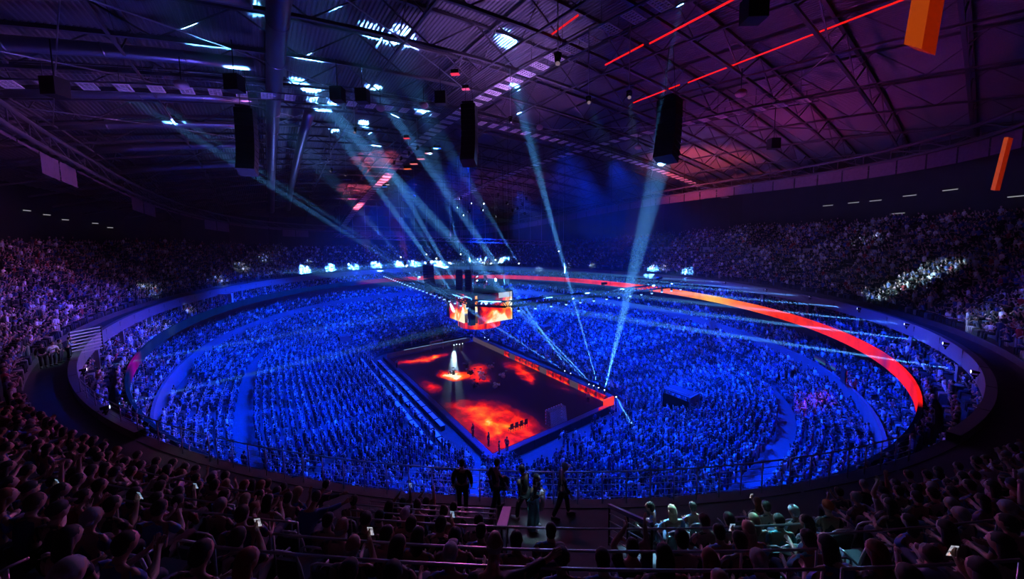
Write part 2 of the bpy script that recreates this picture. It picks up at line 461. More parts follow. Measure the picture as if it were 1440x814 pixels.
# ------------------------------------------------------------------ LED court floor
def led_floor_mat():
    mt = bpy.data.materials.new('led_floor'); mt.use_nodes = True; nt = mt.node_tree
    N = nt.nodes.new; L = nt.links.new
    b = nt.nodes['Principled BSDF']
    b.inputs['Base Color'].default_value = (.006, .004, .006, 1); b.inputs['Roughness'].default_value = .3; b.inputs['Specular IOR Level'].default_value = .06
    tc = N('ShaderNodeTexCoord')
    mpw = N('ShaderNodeMapping'); mpw.inputs['Scale'].default_value = (.55, .8, 1)
    L(tc.outputs['Object'], mpw.inputs[0])
    nz = N('ShaderNodeTexNoise'); nz.inputs['Scale'].default_value = .32; nz.inputs['Detail'].default_value = 3; nz.inputs['Roughness'].default_value = .55
    L(mpw.outputs[0], nz.inputs['Vector'])
    # warp the coordinates, then add soft flame shapes at their places
    sub = N('ShaderNodeVectorMath'); sub.operation = 'SUBTRACT'; sub.inputs[1].default_value = (.5, .5, .5)
    L(nz.outputs['Color'], sub.inputs[0])
    scl = N('ShaderNodeVectorMath'); scl.operation = 'SCALE'; scl.inputs['Scale'].default_value = 5.0
    L(sub.outputs[0], scl.inputs[0])
    add = N('ShaderNodeVectorMath'); add.operation = 'ADD'
    L(tc.outputs['Object'], add.inputs[0]); L(scl.outputs[0], add.inputs[1])
    total = None
    for cx, cy_, rx, ry, rot, amp in [
        (15.0, -7.0, 11.5, 7.4, 8, 1.12), (10.5, -6.5, 4.2, 2.4, 25, .3), (20.5, -8, 4, 5, 0, .22), (18.0, -3.6, 5, 3.4, 0, .32), (7.5, -8.5, 3, 3, 0, .3),
        (-15.5, -6.0, 3.2, 7.4, -8, 1.0), (-15.4, -1.0, 2.4, 5.6, 0, .75), (-3.6, -3.6, 4.8, 3.0, 20, 1.9), (-1.0, .2, 5.4, 3.2, 0, .8),
        (-4, 2.0, 3.6, 2.6, 0, .66), (1.8, -1.6, 3.2, 2.2, 0, .68), (-1.5, -9.0, 5.6, 2.4, 8, .85), (1.0, 8.0, 7.5, 2.6, 0, .95), (6.0, 6.2, 4.6, 2.2, -20, .85), (13.5, 8.6, 4, 1.4, 0, .45)]:
        mp = N('ShaderNodeMapping'); mp.vector_type = 'TEXTURE'
        mp.inputs['Location'].default_value = (cx, cy_, 0); mp.inputs['Rotation'].default_value = (0, 0, math.radians(rot)); mp.inputs['Scale'].default_value = (rx, ry, 1e3)
        L(add.outputs[0], mp.inputs[0])
        g = N('ShaderNodeTexGradient'); g.gradient_type = 'QUADRATIC_SPHERE'
        L(mp.outputs[0], g.inputs[0])
        sq = N('ShaderNodeMath'); sq.operation = 'POWER'; sq.inputs[1].default_value = .55; L(g.outputs['Fac'], sq.inputs[0])
        ma = N('ShaderNodeMath'); ma.operation = 'MULTIPLY_ADD'; ma.inputs[1].default_value = amp
        L(sq.outputs[0], ma.inputs[0])
        if total: L(total.outputs[0], ma.inputs[2])
        else: ma.inputs[2].default_value = 0
        total = ma
    n2 = N('ShaderNodeTexNoise'); n2.inputs['Scale'].default_value = .55; n2.inputs['Detail'].default_value = 5
    L(add.outputs[0], n2.inputs['Vector'])
    mr = N('ShaderNodeMapRange'); mr.inputs['From Min'].default_value = .3; mr.inputs['From Max'].default_value = .75; mr.inputs['To Min'].default_value = .5; mr.inputs['To Max'].default_value = .95
    L(n2.outputs[0], mr.inputs[0])
    mu = N('ShaderNodeMath'); mu.operation = 'MULTIPLY'; L(total.outputs[0], mu.inputs[0]); L(mr.outputs[0], mu.inputs[1])
    r = ramp_node(nt, FIRE); L(mu.outputs[0], r.inputs[0])
    L(r.outputs[0], b.inputs['Emission Color']); b.inputs['Emission Strength'].default_value = 1.0
    return mt
court = empty('court_floor'); tag(court, 'glass court floor showing red and orange flames', 'court')
cb = MB(); cb.box((0.25, -.4, .03), (41.5, 20.6, .1))
cb.build('led_surface', led_floor_mat(), court)
cb = MB()
for x0, x1, y0, y1 in [(-21.6, 22, -11.9, -10.75), (-21.6, 22, 9.95, 10.6), (-21.6, -20.55, -10.7, 9.9), (21.05, 22, -10.7, 9.9)]:
    cb.box(((x0+x1)/2, (y0+y1)/2, .02), (x1-x0, y1-y0, .06))
cb.build('floor_border', mat('court_border', (.09, .05, .12), .5), court)

def fire_screen(name, sx, sy, thr=0.0, strength=1.0, axis=None, grey=False):
    """screen picture of rolling fire"""
    mt = bpy.data.materials.new(name); mt.use_nodes = True; nt = mt.node_tree; N = nt.nodes.new; L = nt.links.new
    b = nt.nodes['Principled BSDF']; b.inputs['Base Color'].default_value = (.01, .01, .01, 1); b.inputs['Roughness'].default_value = .4
    tc = N('ShaderNodeTexCoord'); mp = N('ShaderNodeMapping'); mp.inputs['Scale'].default_value = (sx, sx, sy)
    L(tc.outputs['Object'], mp.inputs[0])
    nz = N('ShaderNodeTexNoise'); nz.inputs['Scale'].default_value = 1; nz.inputs['Detail'].default_value = 5; nz.inputs['Distortion'].default_value = .6
    L(mp.outputs[0], nz.inputs['Vector'])
    src = nz.outputs[0]
    mr = N('ShaderNodeMapRange'); mr.inputs['From Min'].default_value = .28+thr; mr.inputs['From Max'].default_value = .68+thr
    L(src, mr.inputs[0]); out = mr.outputs[0]
    if axis:
        # axis = (Vector weights, offset): brighter along one direction of the picture
        d = N('ShaderNodeVectorMath'); d.operation = 'DOT_PRODUCT'; d.inputs[1].default_value = axis[0]
        L(tc.outputs['Object'], d.inputs[0])
        ad = N('ShaderNodeMath'); ad.operation = 'ADD'; ad.inputs[1].default_value = axis[1]; L(d.outputs['Value'], ad.inputs[0])
        a2 = N('ShaderNodeMath'); a2.operation = 'ADD'; L(ad.outputs[0], a2.inputs[0]); L(out, a2.inputs[1]); out = a2.outputs[0]
    r = ramp_node(nt, FIRE); L(out, r.inputs[0])
    L(r.outputs[0], b.inputs['Emission Color']); b.inputs['Emission Strength'].default_value = strength
    return mt
def flat_emit(name, color, s=1.0):
    return mat(name, (.01, .01, .01), .5, emit=color, estr=s)

# ------------------------------------------------------------------ LED ribbon on the edge of the box tier
def ribbon_mat():
    mt = bpy.data.materials.new('ribbon_screen'); mt.use_nodes = True; nt = mt.node_tree; N = nt.nodes.new; L = nt.links.new
    b = nt.nodes['Principled BSDF']; b.inputs['Base Color'].default_value = (.01, .01, .012, 1); b.inputs['Specular IOR Level'].default_value = 0; b.inputs['Roughness'].default_value = .5
    tc = N('ShaderNodeTexCoord')
    sep = N('ShaderNodeSeparateXYZ'); L(tc.outputs['Object'], sep.inputs[0])
    at = N('ShaderNodeMath'); at.operation = 'ARCTAN2'; L(sep.outputs[1], at.inputs[0]); L(sep.outputs[0], at.inputs[1])
    mr = N('ShaderNodeMapRange'); mr.inputs['From Min'].default_value = -PI; mr.inputs['From Max'].default_value = PI
    L(at.outputs[0], mr.inputs[0])
    def P(deg): return (deg+180)/360
    K = (.0, .0, .0)
    r = ramp_node(nt, [(0, (.12, .0, .0)), (P(-172), (.1, 0, .03)), (P(-168), (.0, .008, .06)), (P(-120), (.0, .008, .06)), (P(-84), (.0, .01, .09)), (P(-80), (.18, .0, .16)), (P(-77), (.14, 0, .2)), (P(-74), (0, .006, .07)), (P(-3), K), (P(2), K),
                       (P(2.5), (1, .01, 0)), (P(14), (1, .01, .0)), (P(15), (.12, .01, .12)), (P(18), (.9, .012, 0)), (P(40), (1, .03, 0)), (P(50), (1, .2, .01)), (P(56), (1, .5, .03)), (P(63), (1, .25, .01)), (P(78), (1, .06, .0)), (P(95), (.9, .02, .01)), (P(110), (.5, .01, .01)), (P(170), (.5, .01, .01))][:32])
    L(mr.outputs[0], r.inputs[0])
    nz = N('ShaderNodeTexNoise'); nz.inputs['Scale'].default_value = .5; nz.inputs['Detail'].default_value = 4; L(tc.outputs['Object'], nz.inputs['Vector'])
    m2 = N('ShaderNodeMapRange'); m2.inputs['From Min'].default_value = .3; m2.inputs['From Max'].default_value = .7; m2.inputs['To Min'].default_value = .75; m2.inputs['To Max'].default_value = 1.25
    L(nz.outputs[0], m2.inputs[0])
    L(r.outputs[0], b.inputs['Emission Color']); L(m2.outputs[0], b.inputs['Emission Strength'])
    return mt
rb = MB(); P = oval_loop(52.0, 41.6, 2.05, 288); Q = oval_loop(52.2, 41.8, 2.05, 288)
rb.strip(at_z(P, 13.3), at_z(P, 14.45), True); rb.strip(at_z(P, 14.45), at_z(Q, 14.45), True); rb.strip(at_z(Q, 14.45), at_z(Q, 13.3), True, 1)
tag(rb.build('ribbon_screen', [ribbon_mat(), M['black']]), 'long curved screen band with red and orange fire along the box tier edge', 'screen')

# ------------------------------------------------------------------ parapet of the upper tier, panel by panel
NP = 72
par = empty('parapet'); par['kind'] = 'structure'
Pp = oval_loop(RA-.07, RB-.07, RN, NP*4); Pi = oval_loop(RA+.3, RB+.3, RN, NP*4)
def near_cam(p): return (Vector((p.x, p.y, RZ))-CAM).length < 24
for k in range(NP):
    seg = [Pp[(4*k+j) % (NP*4)] for j in range(5)]; sei = [Pi[(4*k+j) % (NP*4)] for j in range(5)]
    # pull the ends in so the joint between two panels shows
    seg[0] = seg[0].lerp(seg[1], .06); seg[4] = seg[4].lerp(seg[3], .06); sei[0] = sei[0].lerp(sei[1], .06); sei[4] = sei[4].lerp(sei[3], .06)
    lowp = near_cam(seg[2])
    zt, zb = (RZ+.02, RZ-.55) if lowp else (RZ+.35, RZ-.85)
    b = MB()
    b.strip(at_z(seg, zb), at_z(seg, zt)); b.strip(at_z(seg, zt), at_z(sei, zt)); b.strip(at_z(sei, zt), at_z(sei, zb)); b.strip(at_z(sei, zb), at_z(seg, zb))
    b.build('panel', M['dark_concrete'] if lowp else M['parapet_panel'], par)  # near panels darker: their lack of light is put into the material
bk = MB(); bk.box((0, 0, 0), (.5, .35, 2.6)); bk = bk.mesh('bracket', M['parapet_panel'])
for k in range(0, NP, 2):
    q = Pp[4*k]
    if near_cam(q): continue
    t = Pp[(4*k+1) % (NP*4)]-q; o = put('bracket', bk, par, (q.x-.02*t.y, q.y+.02*t.x, RZ-2.1), math.atan2(t.y, t.x))
# ------------------------------------------------------------------ stage lamps and their beams
CY1 = (.1, .42, 1.0); WH = (.5, .78, 1.0)
def unproj(u, v, t): return CAM + (fw + R2*((u-720)/FPX) - U2*((v-CY)/FPX))*t
def unproj_z(u, v, z):
    d = fw + R2*((u-720)/FPX) - U2*((v-CY)/FPX)
    return CAM + d*((z-CAM.z)/d.z)
def rho(p): return ((abs(p.x-OX)/RA)**RN+(abs(p.y-OY)/RB)**RN)**(1/RN)
def ring_hit(u, v):
    """where the ray through a picture point crosses the far side of the parapet ring"""
    t = 30.0
    while True:
        p = unproj(u, v, t)
        if t > 200 or (rho(p) > 1.0 and rho(unproj(u, v, t-1)) <= 1.0): return p
        t += .25
def tier_hit(u, v):
    t = 20.0
    while t < 160:
        p = unproj(u, v, t); r = rho(p)
        if r > 1:
            d = (1-1/r)*Vector((p.x-OX, p.y-OY)).length
            if p.z < RZ+RISE*max(0, (d-WALK)/TREAD)+.8: return p
        t += .25
    return p
BP = 15.0
M['lens_dim'] = flat_emit('lens_dim', (.6, .4, .5), .35)
M['lens'] = flat_emit('lens', (.75, .9, 1), 6)
def moving_head(loc, target, label, power, angle, color=CY1, size=.22, group=None, hang=False, post=None, blend=.35, dim=False):
    """a moving head lamp: yoke, head and lit lens, with its own light"""
    loc = Vector(loc); d = (Vector(target)-loc).normalized()
    root = empty('moving_head', loc); tag(root, label, 'stage light', group)
    s = size
    b = MB(); b.tube([-d*s*1.1, -d*s*.2, d*s*.9], [s*.4, s*.55, s*.62], 8)
    b.build('lamp_head', M['black_metal'], root)
    u = -1 if not hang else 1
    b = MB(); b.box((0, 0, u*s*1.35), (s*1.2, s*1.2, s*.5)); b.box((s*.72, 0, u*s*.6), (s*.15, s*.5, s*1.3)); b.box((-s*.72, 0, u*s*.6), (s*.15, s*.5, s*1.3))
    b.build('yoke', M['black_metal'], root)
    b = MB(); b.tube([d*s*.9, d*s*.95], [s*.56, s*.56], 10); b.build('lens', M['lens_dim' if dim else 'lens'], root)
    if hang: b = MB(); b.tube([(0, 0, s*1.5), (0, 0, zc(loc.x, loc.y)-loc.z)], .03, 4); b.build('rod', M['steel'], root)
    if post is not None and loc.z-s*1.6-post > .05: b = MB(); b.tube([(0, 0, -s*1.5), (0, 0, post-loc.z)], .05, 5); b.build('post', M['black_metal'], root)
    spot(loc+d*s*1.15, loc+d*(s*1.15+5), power*BP, color, angle, blend, s*(.1 if hang else .3), 'beam_light')
    return root
def zc(x, y):
    """height of the catwalk level under the arched roof"""
    return 39.8 - (y+5)**2/(360 if y < -5 else 900) - (x-15)**2/(500 if x > 15 else 600)
ORDL = ['first', 'second', 'third', 'fourth', 'fifth', 'sixth', 'seventh', 'eighth', 'ninth', 'tenth', 'eleventh']
# lamps standing along the flame board: tall beam from the near end, thin beams in fans
FLOORB = [((850, 549), (938, 190), 24.2, 5.5e6, 2.7), ((842, 546), (812, 440), None, 9.6e+06, 1.7), ((835.5, 543), (762, 466), None, 9.6e+06, 1.7), ((829, 541), (770, 480), None, 4.2e+06, 1.7),
          ((803, 525.5), (762, 466), None, 8.4e+06, 1.7), ((795, 522), (742, 488), None, 6.0e+06, 1.7), ((716, 497), (686, 462), None, 9.6e+06, 1.7), ((711, 494), (676, 458), None, 8.4e+06, 1.7), ((687, 478), (672, 452), None, 9.6e+06, 1.7), ((682, 475), (664, 450), None, 9.6e+06, 1.7)]
for i, ((u, v), (tu, tv), td, pw, an) in enumerate(FLOORB):
    d = fw + R2*((u-720)/FPX) - U2*((v-CY)/FPX)
    t = (10.55-CAM.y)/d.y; p = CAM+d*t
    tg = unproj(tu, tv, td if td else t-4)
    moving_head(p, tg, 'small bright lamp on the flame board, %s from its near end' % ORDL[i], pw, an, CY1, .16, 'lamps along the flame board', post=1.05)
p = Vector((22.3, 10.6, 1.45)); moving_head(p, unproj_z(905, 628, 4.5), 'lamp at the corner screen shining down into the near stand', 3e6, 2.2, CY1, .16, post=0)
# lamps hung in the middle, shining up across the roof
for i, ((u, v), t, (tu, tv), tt, pw) in enumerate([((564, 362), 74, (480, 268), 44, 1.1e6), ((614, 364), 74, (548, 262), 44, 2.2e6), ((648, 358), 74, (606, 200), 42, 2.2e6), ((697, 366), 72, (628, 262), 44, 1.6e6), ((730, 371), 72, (622, 196), 40, 1.9e6), ((786, 354), 70, (752, 215), 44, 1.8e6), ((600, 358), 76, (520, 240), 44, 9e5)]):
    moving_head(unproj(u, v, t), unproj(tu, tv, tt), 'lamp above the far truss throwing a pale blue beam up to the roof, %s across' % ORDL[i], pw*.48, 2.7, CY1, .25, 'lamps hung above the far truss', hang=True)
# two strong white followspots shining down past the centre screens
for i, ((u, v), t, tg) in enumerate([((570, 372), 66, (-2.2, -4.4, 13.2)), ((603, 372), 61, (2.6, -4.4, 13.0))]):
    moving_head(unproj(u, v, t), tg, ['strong white lamp shining down beside the centre screens', 'second strong white lamp aimed at the centre screens'][i], 5e5, 4.0, WH, .42, hang=True)
# lamps low at the end board, fanning over the floor
for i, ((u, v), (tu, tv), an, pw) in enumerate([((638.5, 485), (637, 527), 9, 1.2e3), ((642, 484), (664, 512), 6, 1e3), ((646, 484), (690, 507), 5, 1e3), ((650, 483), (715, 505), 5, 8e2)]):
    a = unproj_z(u, v, .35); moving_head(a, unproj_z(tu, tv, .3), 'low lamp on the floor before the end board, %s of four' % ORDL[i], pw, an, WH, .16, 'low lamps before the end board', post=.08)
# lamps on the parapet, thin level beams
def level(p, az, el=0.0):
    a = math.radians(az); return p+Vector((math.cos(a), math.sin(a), math.tan(math.radians(el))))*10
for i, (u, v) in enumerate([(1020, 397), (1078, 407), (1140, 417), (1208, 434), (1275, 456), (1330, 483), (1371, 523)]):
    p = unproj_z(u, v, 17.42); moving_head(p, level(p, 193, .3), 'lamp with a thin level beam on the parapet over the ribbon, %s from far' % ORDL[i], 4.5e6, 1.8, CY1, .15, 'lamps on the parapet over the ribbon', post=RZ+.3)
for i, (u, v) in enumerate([(347, 387), (387, 382), (483, 376), (520, 373)]):
    p = ring_hit(u, v); moving_head(p, level(p, 95, .3), 'lamp with a thin level beam on the far curve of the parapet, %s of four' % ORDL[i], 2.6e6, 1.8, CY1, .22, 'lamps on the far curve', post=RZ+.3)
for i, (u, v) in enumerate([(644, 370), (683, 369), (720, 370)]):
    p = ring_hit(u, v); moving_head(p, level(p, 205, -1.5), 'lamp on the far parapet behind the centre screens, %s of three' % ORDL[i], 3e6, 1.8, WH, .22, 'lamps behind the centre screens', post=RZ+.3)
for i, (u, v) in enumerate([(117, 520), (148, 573)]):
    p = unproj_z(u, v, 17.42); moving_head(p, level(p, 100, 0), ['lamp with a level beam at the white grille', 'lamp with a level beam on the near curve of the parapet'][i], 8e5, 2.2, CY1, .15, post=RZ+.3)
# searchlights hung over the middle that pick out parts of the upper crowd
for i, (u, v, pw, an) in enumerate([(758, 377, 5e5, 2.6), (833, 373, 4e5, 2.4), (800, 374, 2.5e5, 3.4), (435, 370, 3.5e5, 2.6), (370, 364, 2.6e5, 3.0), (935, 378, 3e5, 3.0), (1048, 334, 4e5, 1.6), (1225, 336, 4e5, 2.2), (1262, 405, 4.5e5, 4.4), (1310, 386, 4.5e5, 4.4), (208, 470, 2e5, 4.5), (205, 408, 2.2e5, 4), (310, 397, 2e5, 3.2), (1400, 452, 2e5, 3.5), (680, 372, 3e5, 3.0)]):
    tg = tier_hit(u, v); a = 2*PI*i/15; src = Vector((6*math.cos(a)+2, 6*math.sin(a)+2, 30+1.2*(i % 3)))
    moving_head(src, tg, 'searchlight hung high over the middle of the hall, %s in its ring' % (ORDL+['twelfth', 'thirteenth', 'fourteenth', 'fifteenth'])[i], pw*.04, an, (.55, .9, 1), .25, 'searchlights over the middle', hang=True)
# lamps under the roof that light the near steps, the lit row and the walkway at the curve
for i, (src, tg, pw, an, col) in enumerate([((40, -12, 34), tuple(unproj(955, 722, 7.9)), 110000, 8, (.3, .75, 1)), ((38, -13.5, 34), tuple(unproj(1060, 735, 6.8)), 60000, 9, (.2, .75, .9)), ((42, -20, 33), tuple(unproj_z(750, 735, RZ+.4)), 12000, 6, (.5, .85, 1)), ((6, -24, 34), tuple(unproj_z(72, 495, RZ+.8)), 16000, 7, (.4, .8, 1)), ((4, -22, 34), tuple(unproj_z(128, 478, RZ+.8)), 9000, 7, (.5, .85, 1)), ((30, -14, 35), (19.6, 0, 1), 900, 9, (.7, .6, 1)), ((-4, -10, 33), (-20.5, 0, 1), 3000, 13, (.7, .6, 1)), ((20, -24, 35), tuple(unproj_z(225, 665, RZ)), 2500, 9, (.7, .7, .9)), ((30, 10, 35), (44.4, 17, 5.3), 60000, 9, (1, .04, .05))]):
    moving_head(src, tg, 'small downlight hung under the roof, over ' + ['the lit row by the railing', 'the teal lit seats', 'the empty stair and the woman in teal', 'the walkway at the curve', 'the white grille', 'the near goal', 'the far goal', 'the dark curve of the walkway', 'the red tinted stair'][i], pw/BP, an, col, .2, hang=True, blend=.8, dim=True)
for i, (u, v, pw, an) in enumerate([(212, 476, 60000, 3.2), (258, 478, 40000, 2.2), (262, 436, 60000, 3.0), (300, 402, 120000, 3.4)]):
    tg = unproj_z(u, v, 15.0); moving_head((14-3*i, -16, 36), tg, 'searchlight hung over the ducts, picking out the box tier, %s of four' % ORDL[i], pw/BP, an, (.6, .85, 1), .22, 'searchlights over the ducts', hang=True, dim=True)
# ------------------------------------------------------------------ roof: corrugated deck, trusses, catwalks, ducts
def clear_roof(u, v, t, gap=1.0):
    """nearest point along the picture ray, no farther than t, that stays below the roof trusses"""
    while True:
        p = unproj(u, v, t)
        if p.z < zc(p.x, p.y)-gap or t < 8: return p
        t -= .5
ceil = empty('ceiling'); ceil['kind'] = 'structure'
TX = [16+6*k for k in range(-13, 9)]
RIB = .32
for a, b_ in zip(TX[:-1], TX[1:]):
    mb = MB(); ys = []; y = -60.0; h = 0
    prof = [(0, 0), (.1, 0), (.16, .09), (.26, .09)]
    while y < 72:
        for dy, dz in prof: ys.append((y+dy, dz))
        y += RIB
    A = [Vector((a+.04, yy, zc(a, yy)+3.9+dz)) for yy, dz in ys]; B = [Vector((b_-.04, yy, zc(b_, yy)+3.9+dz)) for yy, dz in ys]
    mb.strip(A, B); mb.build('deck_panel', M['deck'], ceil)
cover = MB()
for i in range(len(TX)-1):
    ys = [-62+4*k for k in range(35)]
    cover.strip([Vector((TX[i], yy, zc(TX[i], yy)+4.4)) for yy in ys], [Vector((TX[i+1], yy, zc(TX[i+1], yy)+4.4)) for yy in ys])
cover.build('roof_cover', M['black'], ceil)
def bar(mb, p, q, r, sides=4): mb.tube([p, q], r, sides, smooth=False)
def roof_truss(x):
    root = empty('roof_truss'); root['kind'] = 'structure'
    ys = [-56+4*k for k in range(30)]
    top = [Vector((x, y, zc(x, y)+3.75)) for y in ys]; bot = [Vector((x, y, zc(x, y)+1.1)) for y in ys]
    b = MB(); b.tube(top, .17, 4, smooth=False); b.build('top_chord', M['roof_steel'], root)
    b = MB(); b.tube(bot, .15, 4, smooth=False); b.build('bottom_chord', M['roof_steel'], root)
    for i in range(len(ys)-1):
        b = MB(); p, q = (bot[i], top[i+1]) if i % 2 else (top[i], bot[i+1]); bar(b, p, q, .07); b.build('brace', M['roof_steel'], root)
for x in TX[1:-1]:
    if -50 < x < 60: roof_truss(x)
def purlin(y):
    root = empty('roof_beam'); root['kind'] = 'structure'
    xs = [-58+6*k for k in range(20)]
    b = MB(); b.tube([Vector((x, y, zc(x, y)+1.0)) for x in xs], .1, 4, smooth=False); b.build('lower_rod', M['roof_steel'], root)
    b = MB(); b.tube([Vector((x, y, zc(x, y)+3.7)) for x in xs], .13, 4, smooth=False); b.build('upper_rod', M['roof_steel'], root)
    b = MB()
    for i in range(len(xs)-1):
        x0, x1 = xs[i], xs[i+1]
        bar(b, Vector((x0, y, zc(x0, y)+1.0)), Vector(((x0+x1)/2, y, zc((x0+x1)/2, y)+3.7)), .05)
        bar(b, Vector((x1, y, zc(x1, y)+1.0)), Vector(((x0+x1)/2, y, zc((x0+x1)/2, y)+3.7)), .05)
    o = b.build('bracing', M['roof_steel'], root); o['kind'] = 'stuff'
for y in (-46, -38, -30.0, -22, -14.5, -5, 4.5, 13, 22, 31, 40, 50): purlin(y)
# diagonal tie rods under the roof
for i, (p, q) in enumerate([((46, -46), (22, -14)), ((34, -48), (10, -16)), ((22, -48), (-2, -14)), ((10, -48), (-14, -16)), ((40, -34), (4, -46)), ((16, -22), (-20, -46)), ((46, 4), (22, 38)), ((34, 4), (10, 38)), ((46, 30), (16, 2)), ((-2, -14), (-38, -44)), ((-8, 4), (-38, 30))]):
    b = MB(); n = 8
    b.tube([Vector((lerp(p[0], q[0], t/n), lerp(p[1], q[1], t/n), zc(lerp(p[0], q[0], t/n), lerp(p[1], q[1], t/n))+.95)) for t in range(n+1)], .05, 4)
    o = b.build('roof_tie', M['steel']); o['kind'] = 'structure'

M['grate'] = mat('grate', (.75, .7, .75), .5, .1)
def grate_mesh(w, l):
    b = MB()
    for s in (-1, 1): b.box((s*(l/2-.04), 0, 0), (.08, w, .05)); b.box((0, s*(w/2-.04), 0), (l, .08, .05))
    for k in range(1, 6): b.box((0, -w/2+w*k/6, 0), (l-.1, .09, .03))
    for k in (-1, 1): b.box((k*l/6, 0, -.01), (.05, w-.1, .03))
    return b.mesh('grate_panel', M['grate'])
GR = grate_mesh(1.5, .85)
def catwalk(path, label, step=1.75):
    """path: world points along the walkway"""
    root = empty('catwalk', path[0]); tag(root, label, 'catwalk', 'catwalks hung under the roof')
    o0 = Vector(path[0]); pts = [Vector(p)-o0 for p in path]
    L = [0]
    for i in range(1, len(pts)): L.append(L[-1]+(pts[i]-pts[i-1]).length)
    def at(s):
        for i in range(1, len(L)):
            if s <= L[i]: break
        f = (s-L[i-1])/(L[i]-L[i-1]); return pts[i-1].lerp(pts[i], f), (pts[i]-pts[i-1]).normalized()
    s = step/2; posts = MB()
    d0 = (pts[-1]-pts[0]).normalized(); side = Vector((-d0.y, d0.x, 0)).normalized()
    k = 0
    while s < L[-1]:
        p, d = at(s)
        g = put('grate_panel', GR, root, p); g.rotation_euler = Matrix((d, side, d.cross(side))).transposed().to_euler()
        if k % 2 == 0:
            for q in (-1, 1): bar(posts, p+side*q*.85, p+side*q*.85+Vector((0, 0, 1.1)), .03)
            bar(posts, p+side*.85+Vector((0, 0, 1.1)), p+side*.85+Vector((0, 0, 2.6)), .02)
        s += step; k += 1
    o = posts.build('rail_posts', M['roof_steel'], root); o['kind'] = 'stuff'
    for q in (-1, 1):
        b = MB(); b.tube([p+side*q*.85 for p in pts], .07, 4); b.build('side_beam', M['roof_steel'], root)
        b = MB(); b.tube([p+side*q*.85+Vector((0, 0, 1.1)) for p in pts], .03, 4); b.build('handrail', M['steel'], root)
def zw(x, y): return zc(x, y)
catwalk([(x, -12.3, zw(x, -12.3)) for x in (50, 44, 38, 32, 26, 20, 14, 8, 2)]+[(-6, -12.3, 38.2), (-13.6, -12.3, 37.0), (-29.5, -12.3, 35.1), (-39.8, -12.3, 33.6), (-49.5, -12.3, 31.8), (-58, -12.3, 30.1)], 'long catwalk of open grates running under the roof toward the far end')
catwalk([(16, y, zw(16, y)) for y in range(-50, -13, 4)]+[(16, -13.3, zw(16, -13))], 'catwalk crossing the roof over the near ducts')
catwalk([(16, y, zw(16, y)) for y in range(-11, 62, 4)], 'catwalk with a row of red lit grates descending over the far long side')
catwalk([(x, 9.5, zw(x, 9.5)-.5) for x in range(44, -30, -6)], 'catwalk under the roof beyond the second red tube')
# red tubes between the trusses, given an even red emission
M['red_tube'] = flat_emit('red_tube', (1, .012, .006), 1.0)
def glow_tube(pts, label, r=.065):
    b = MB(); b.tube(pts, r, 6); tag(b.build('glow_tube', M['red_tube']), label, 'light tube', 'red glowing tubes under the roof')
glow_tube([(x, -7.6, 39.2) for x in (48, 44, 38.5)], 'red glowing tube near the long catwalk, its bright near piece')
glow_tube([(x, -7.6, 39.35) for x in (38.0, 34.5)], 'short red glowing tube continuing the line beside the long catwalk')
glow_tube([(x, 2.7, 40) for x in (50, 43, 36)], 'red glowing tube farther from the long catwalk, the longer piece')
glow_tube([(x, 2.7, 40.1) for x in (35.2, 30)], 'red glowing tube farther from the long catwalk, the shorter piece')
glow_tube([(x, -12.9, 40.3) for x in (36.5, 33.5)], 'short red glowing tube behind the grates of the long catwalk')
# ventilation ducts
def duct(pts, label, r=.6):
    root = empty('air_duct'); tag(root, label, 'duct', 'round ventilation ducts under the roof')
    b = MB(); b.tube(pts, r, 14); b.build('pipe', M['duct'], root)
    for i in range(len(pts)):
        d = (Vector(pts[min(i+1, len(pts)-1)])-Vector(pts[max(0, i-1)])).normalized()
        b = MB(); p = Vector(pts[i]); b.tube([p-d*.06, p+d*.06], r*1.08, 14); b.build('flange', M['duct'], root)
duct([(x, -29.7, zc(x, -29.7)+.6) for x in range(40, -50, -6)], 'long round duct running toward the far end of the roof')
for i, x in enumerate((28.5, 19, 11, 3, -5, -14)):
    duct([(x, y, zc(x, y)+1.3) for y in range(-47, -29, 4)], ['nearest cross duct under the corrugated roof', 'second cross duct, just before the crossing catwalk', 'third cross duct beyond the crossing catwalk', 'fourth cross duct, lit blue', 'fifth cross duct, lit blue', 'farthest cross duct, near the end wall'][i], .45)
b = MB(); b.tube([(x, -26.4, zc(x, -26.4)+.7) for x in range(10, -50, -6)], .5, 12)
tag(b.build('air_duct', M['duct']), 'thinner duct beside the long round duct', 'duct', 'round ventilation ducts under the roof')
# ring beam along the roof edge with banner panels
rbm = empty('ring_beam'); rbm['kind'] = 'structure'
def arch(P, dz): return [Vector((p.x, p.y, zc(p.x, p.y)+dz)) for p in P]
P = oval_loop(58, 45, 2.5, 96)
for dz in (-2.0, -.7):
    b = MB(); L = arch(P, dz); b.tube(L+[L[0]], .18, 5); b.build('ring_chord', M['roof_steel'], rbm)
b = MB(); L0, L1 = arch(P, -2.0), arch(P, -.7)
for i in range(96):
    bar(b, L0[i], L1[(i+1) % 96], .06); bar(b, L0[i], L1[i], .06)
o = b.build('ring_bracing', M['roof_steel'], rbm); o['kind'] = 'stuff'
M['felt'] = mat('felt', (.16, .1, .15), .9, noise=.3, nscale=3)
P = oval_loop(58.6, 45.6, 2.5, 96)
fa = empty('roof_fascia'); fa['kind'] = 'structure'
for i in range(96):
    a, c = P[i], P[(i+1) % 96]; b = MB(); e = a.lerp(c, .03); g = a.lerp(c, .97)
    hgt = 3.6 if a.y > 0 else (3.8 if (i // 2) % 3 == 0 else 2.2)
    b.strip(arch([e, g], -hgt), arch([e, g], -2.0)); b.strip(arch([e, g], -2.0), [v*1.004 for v in arch([e, g], -2.0)])
    b.build('fascia_panel', M['felt'], fa)
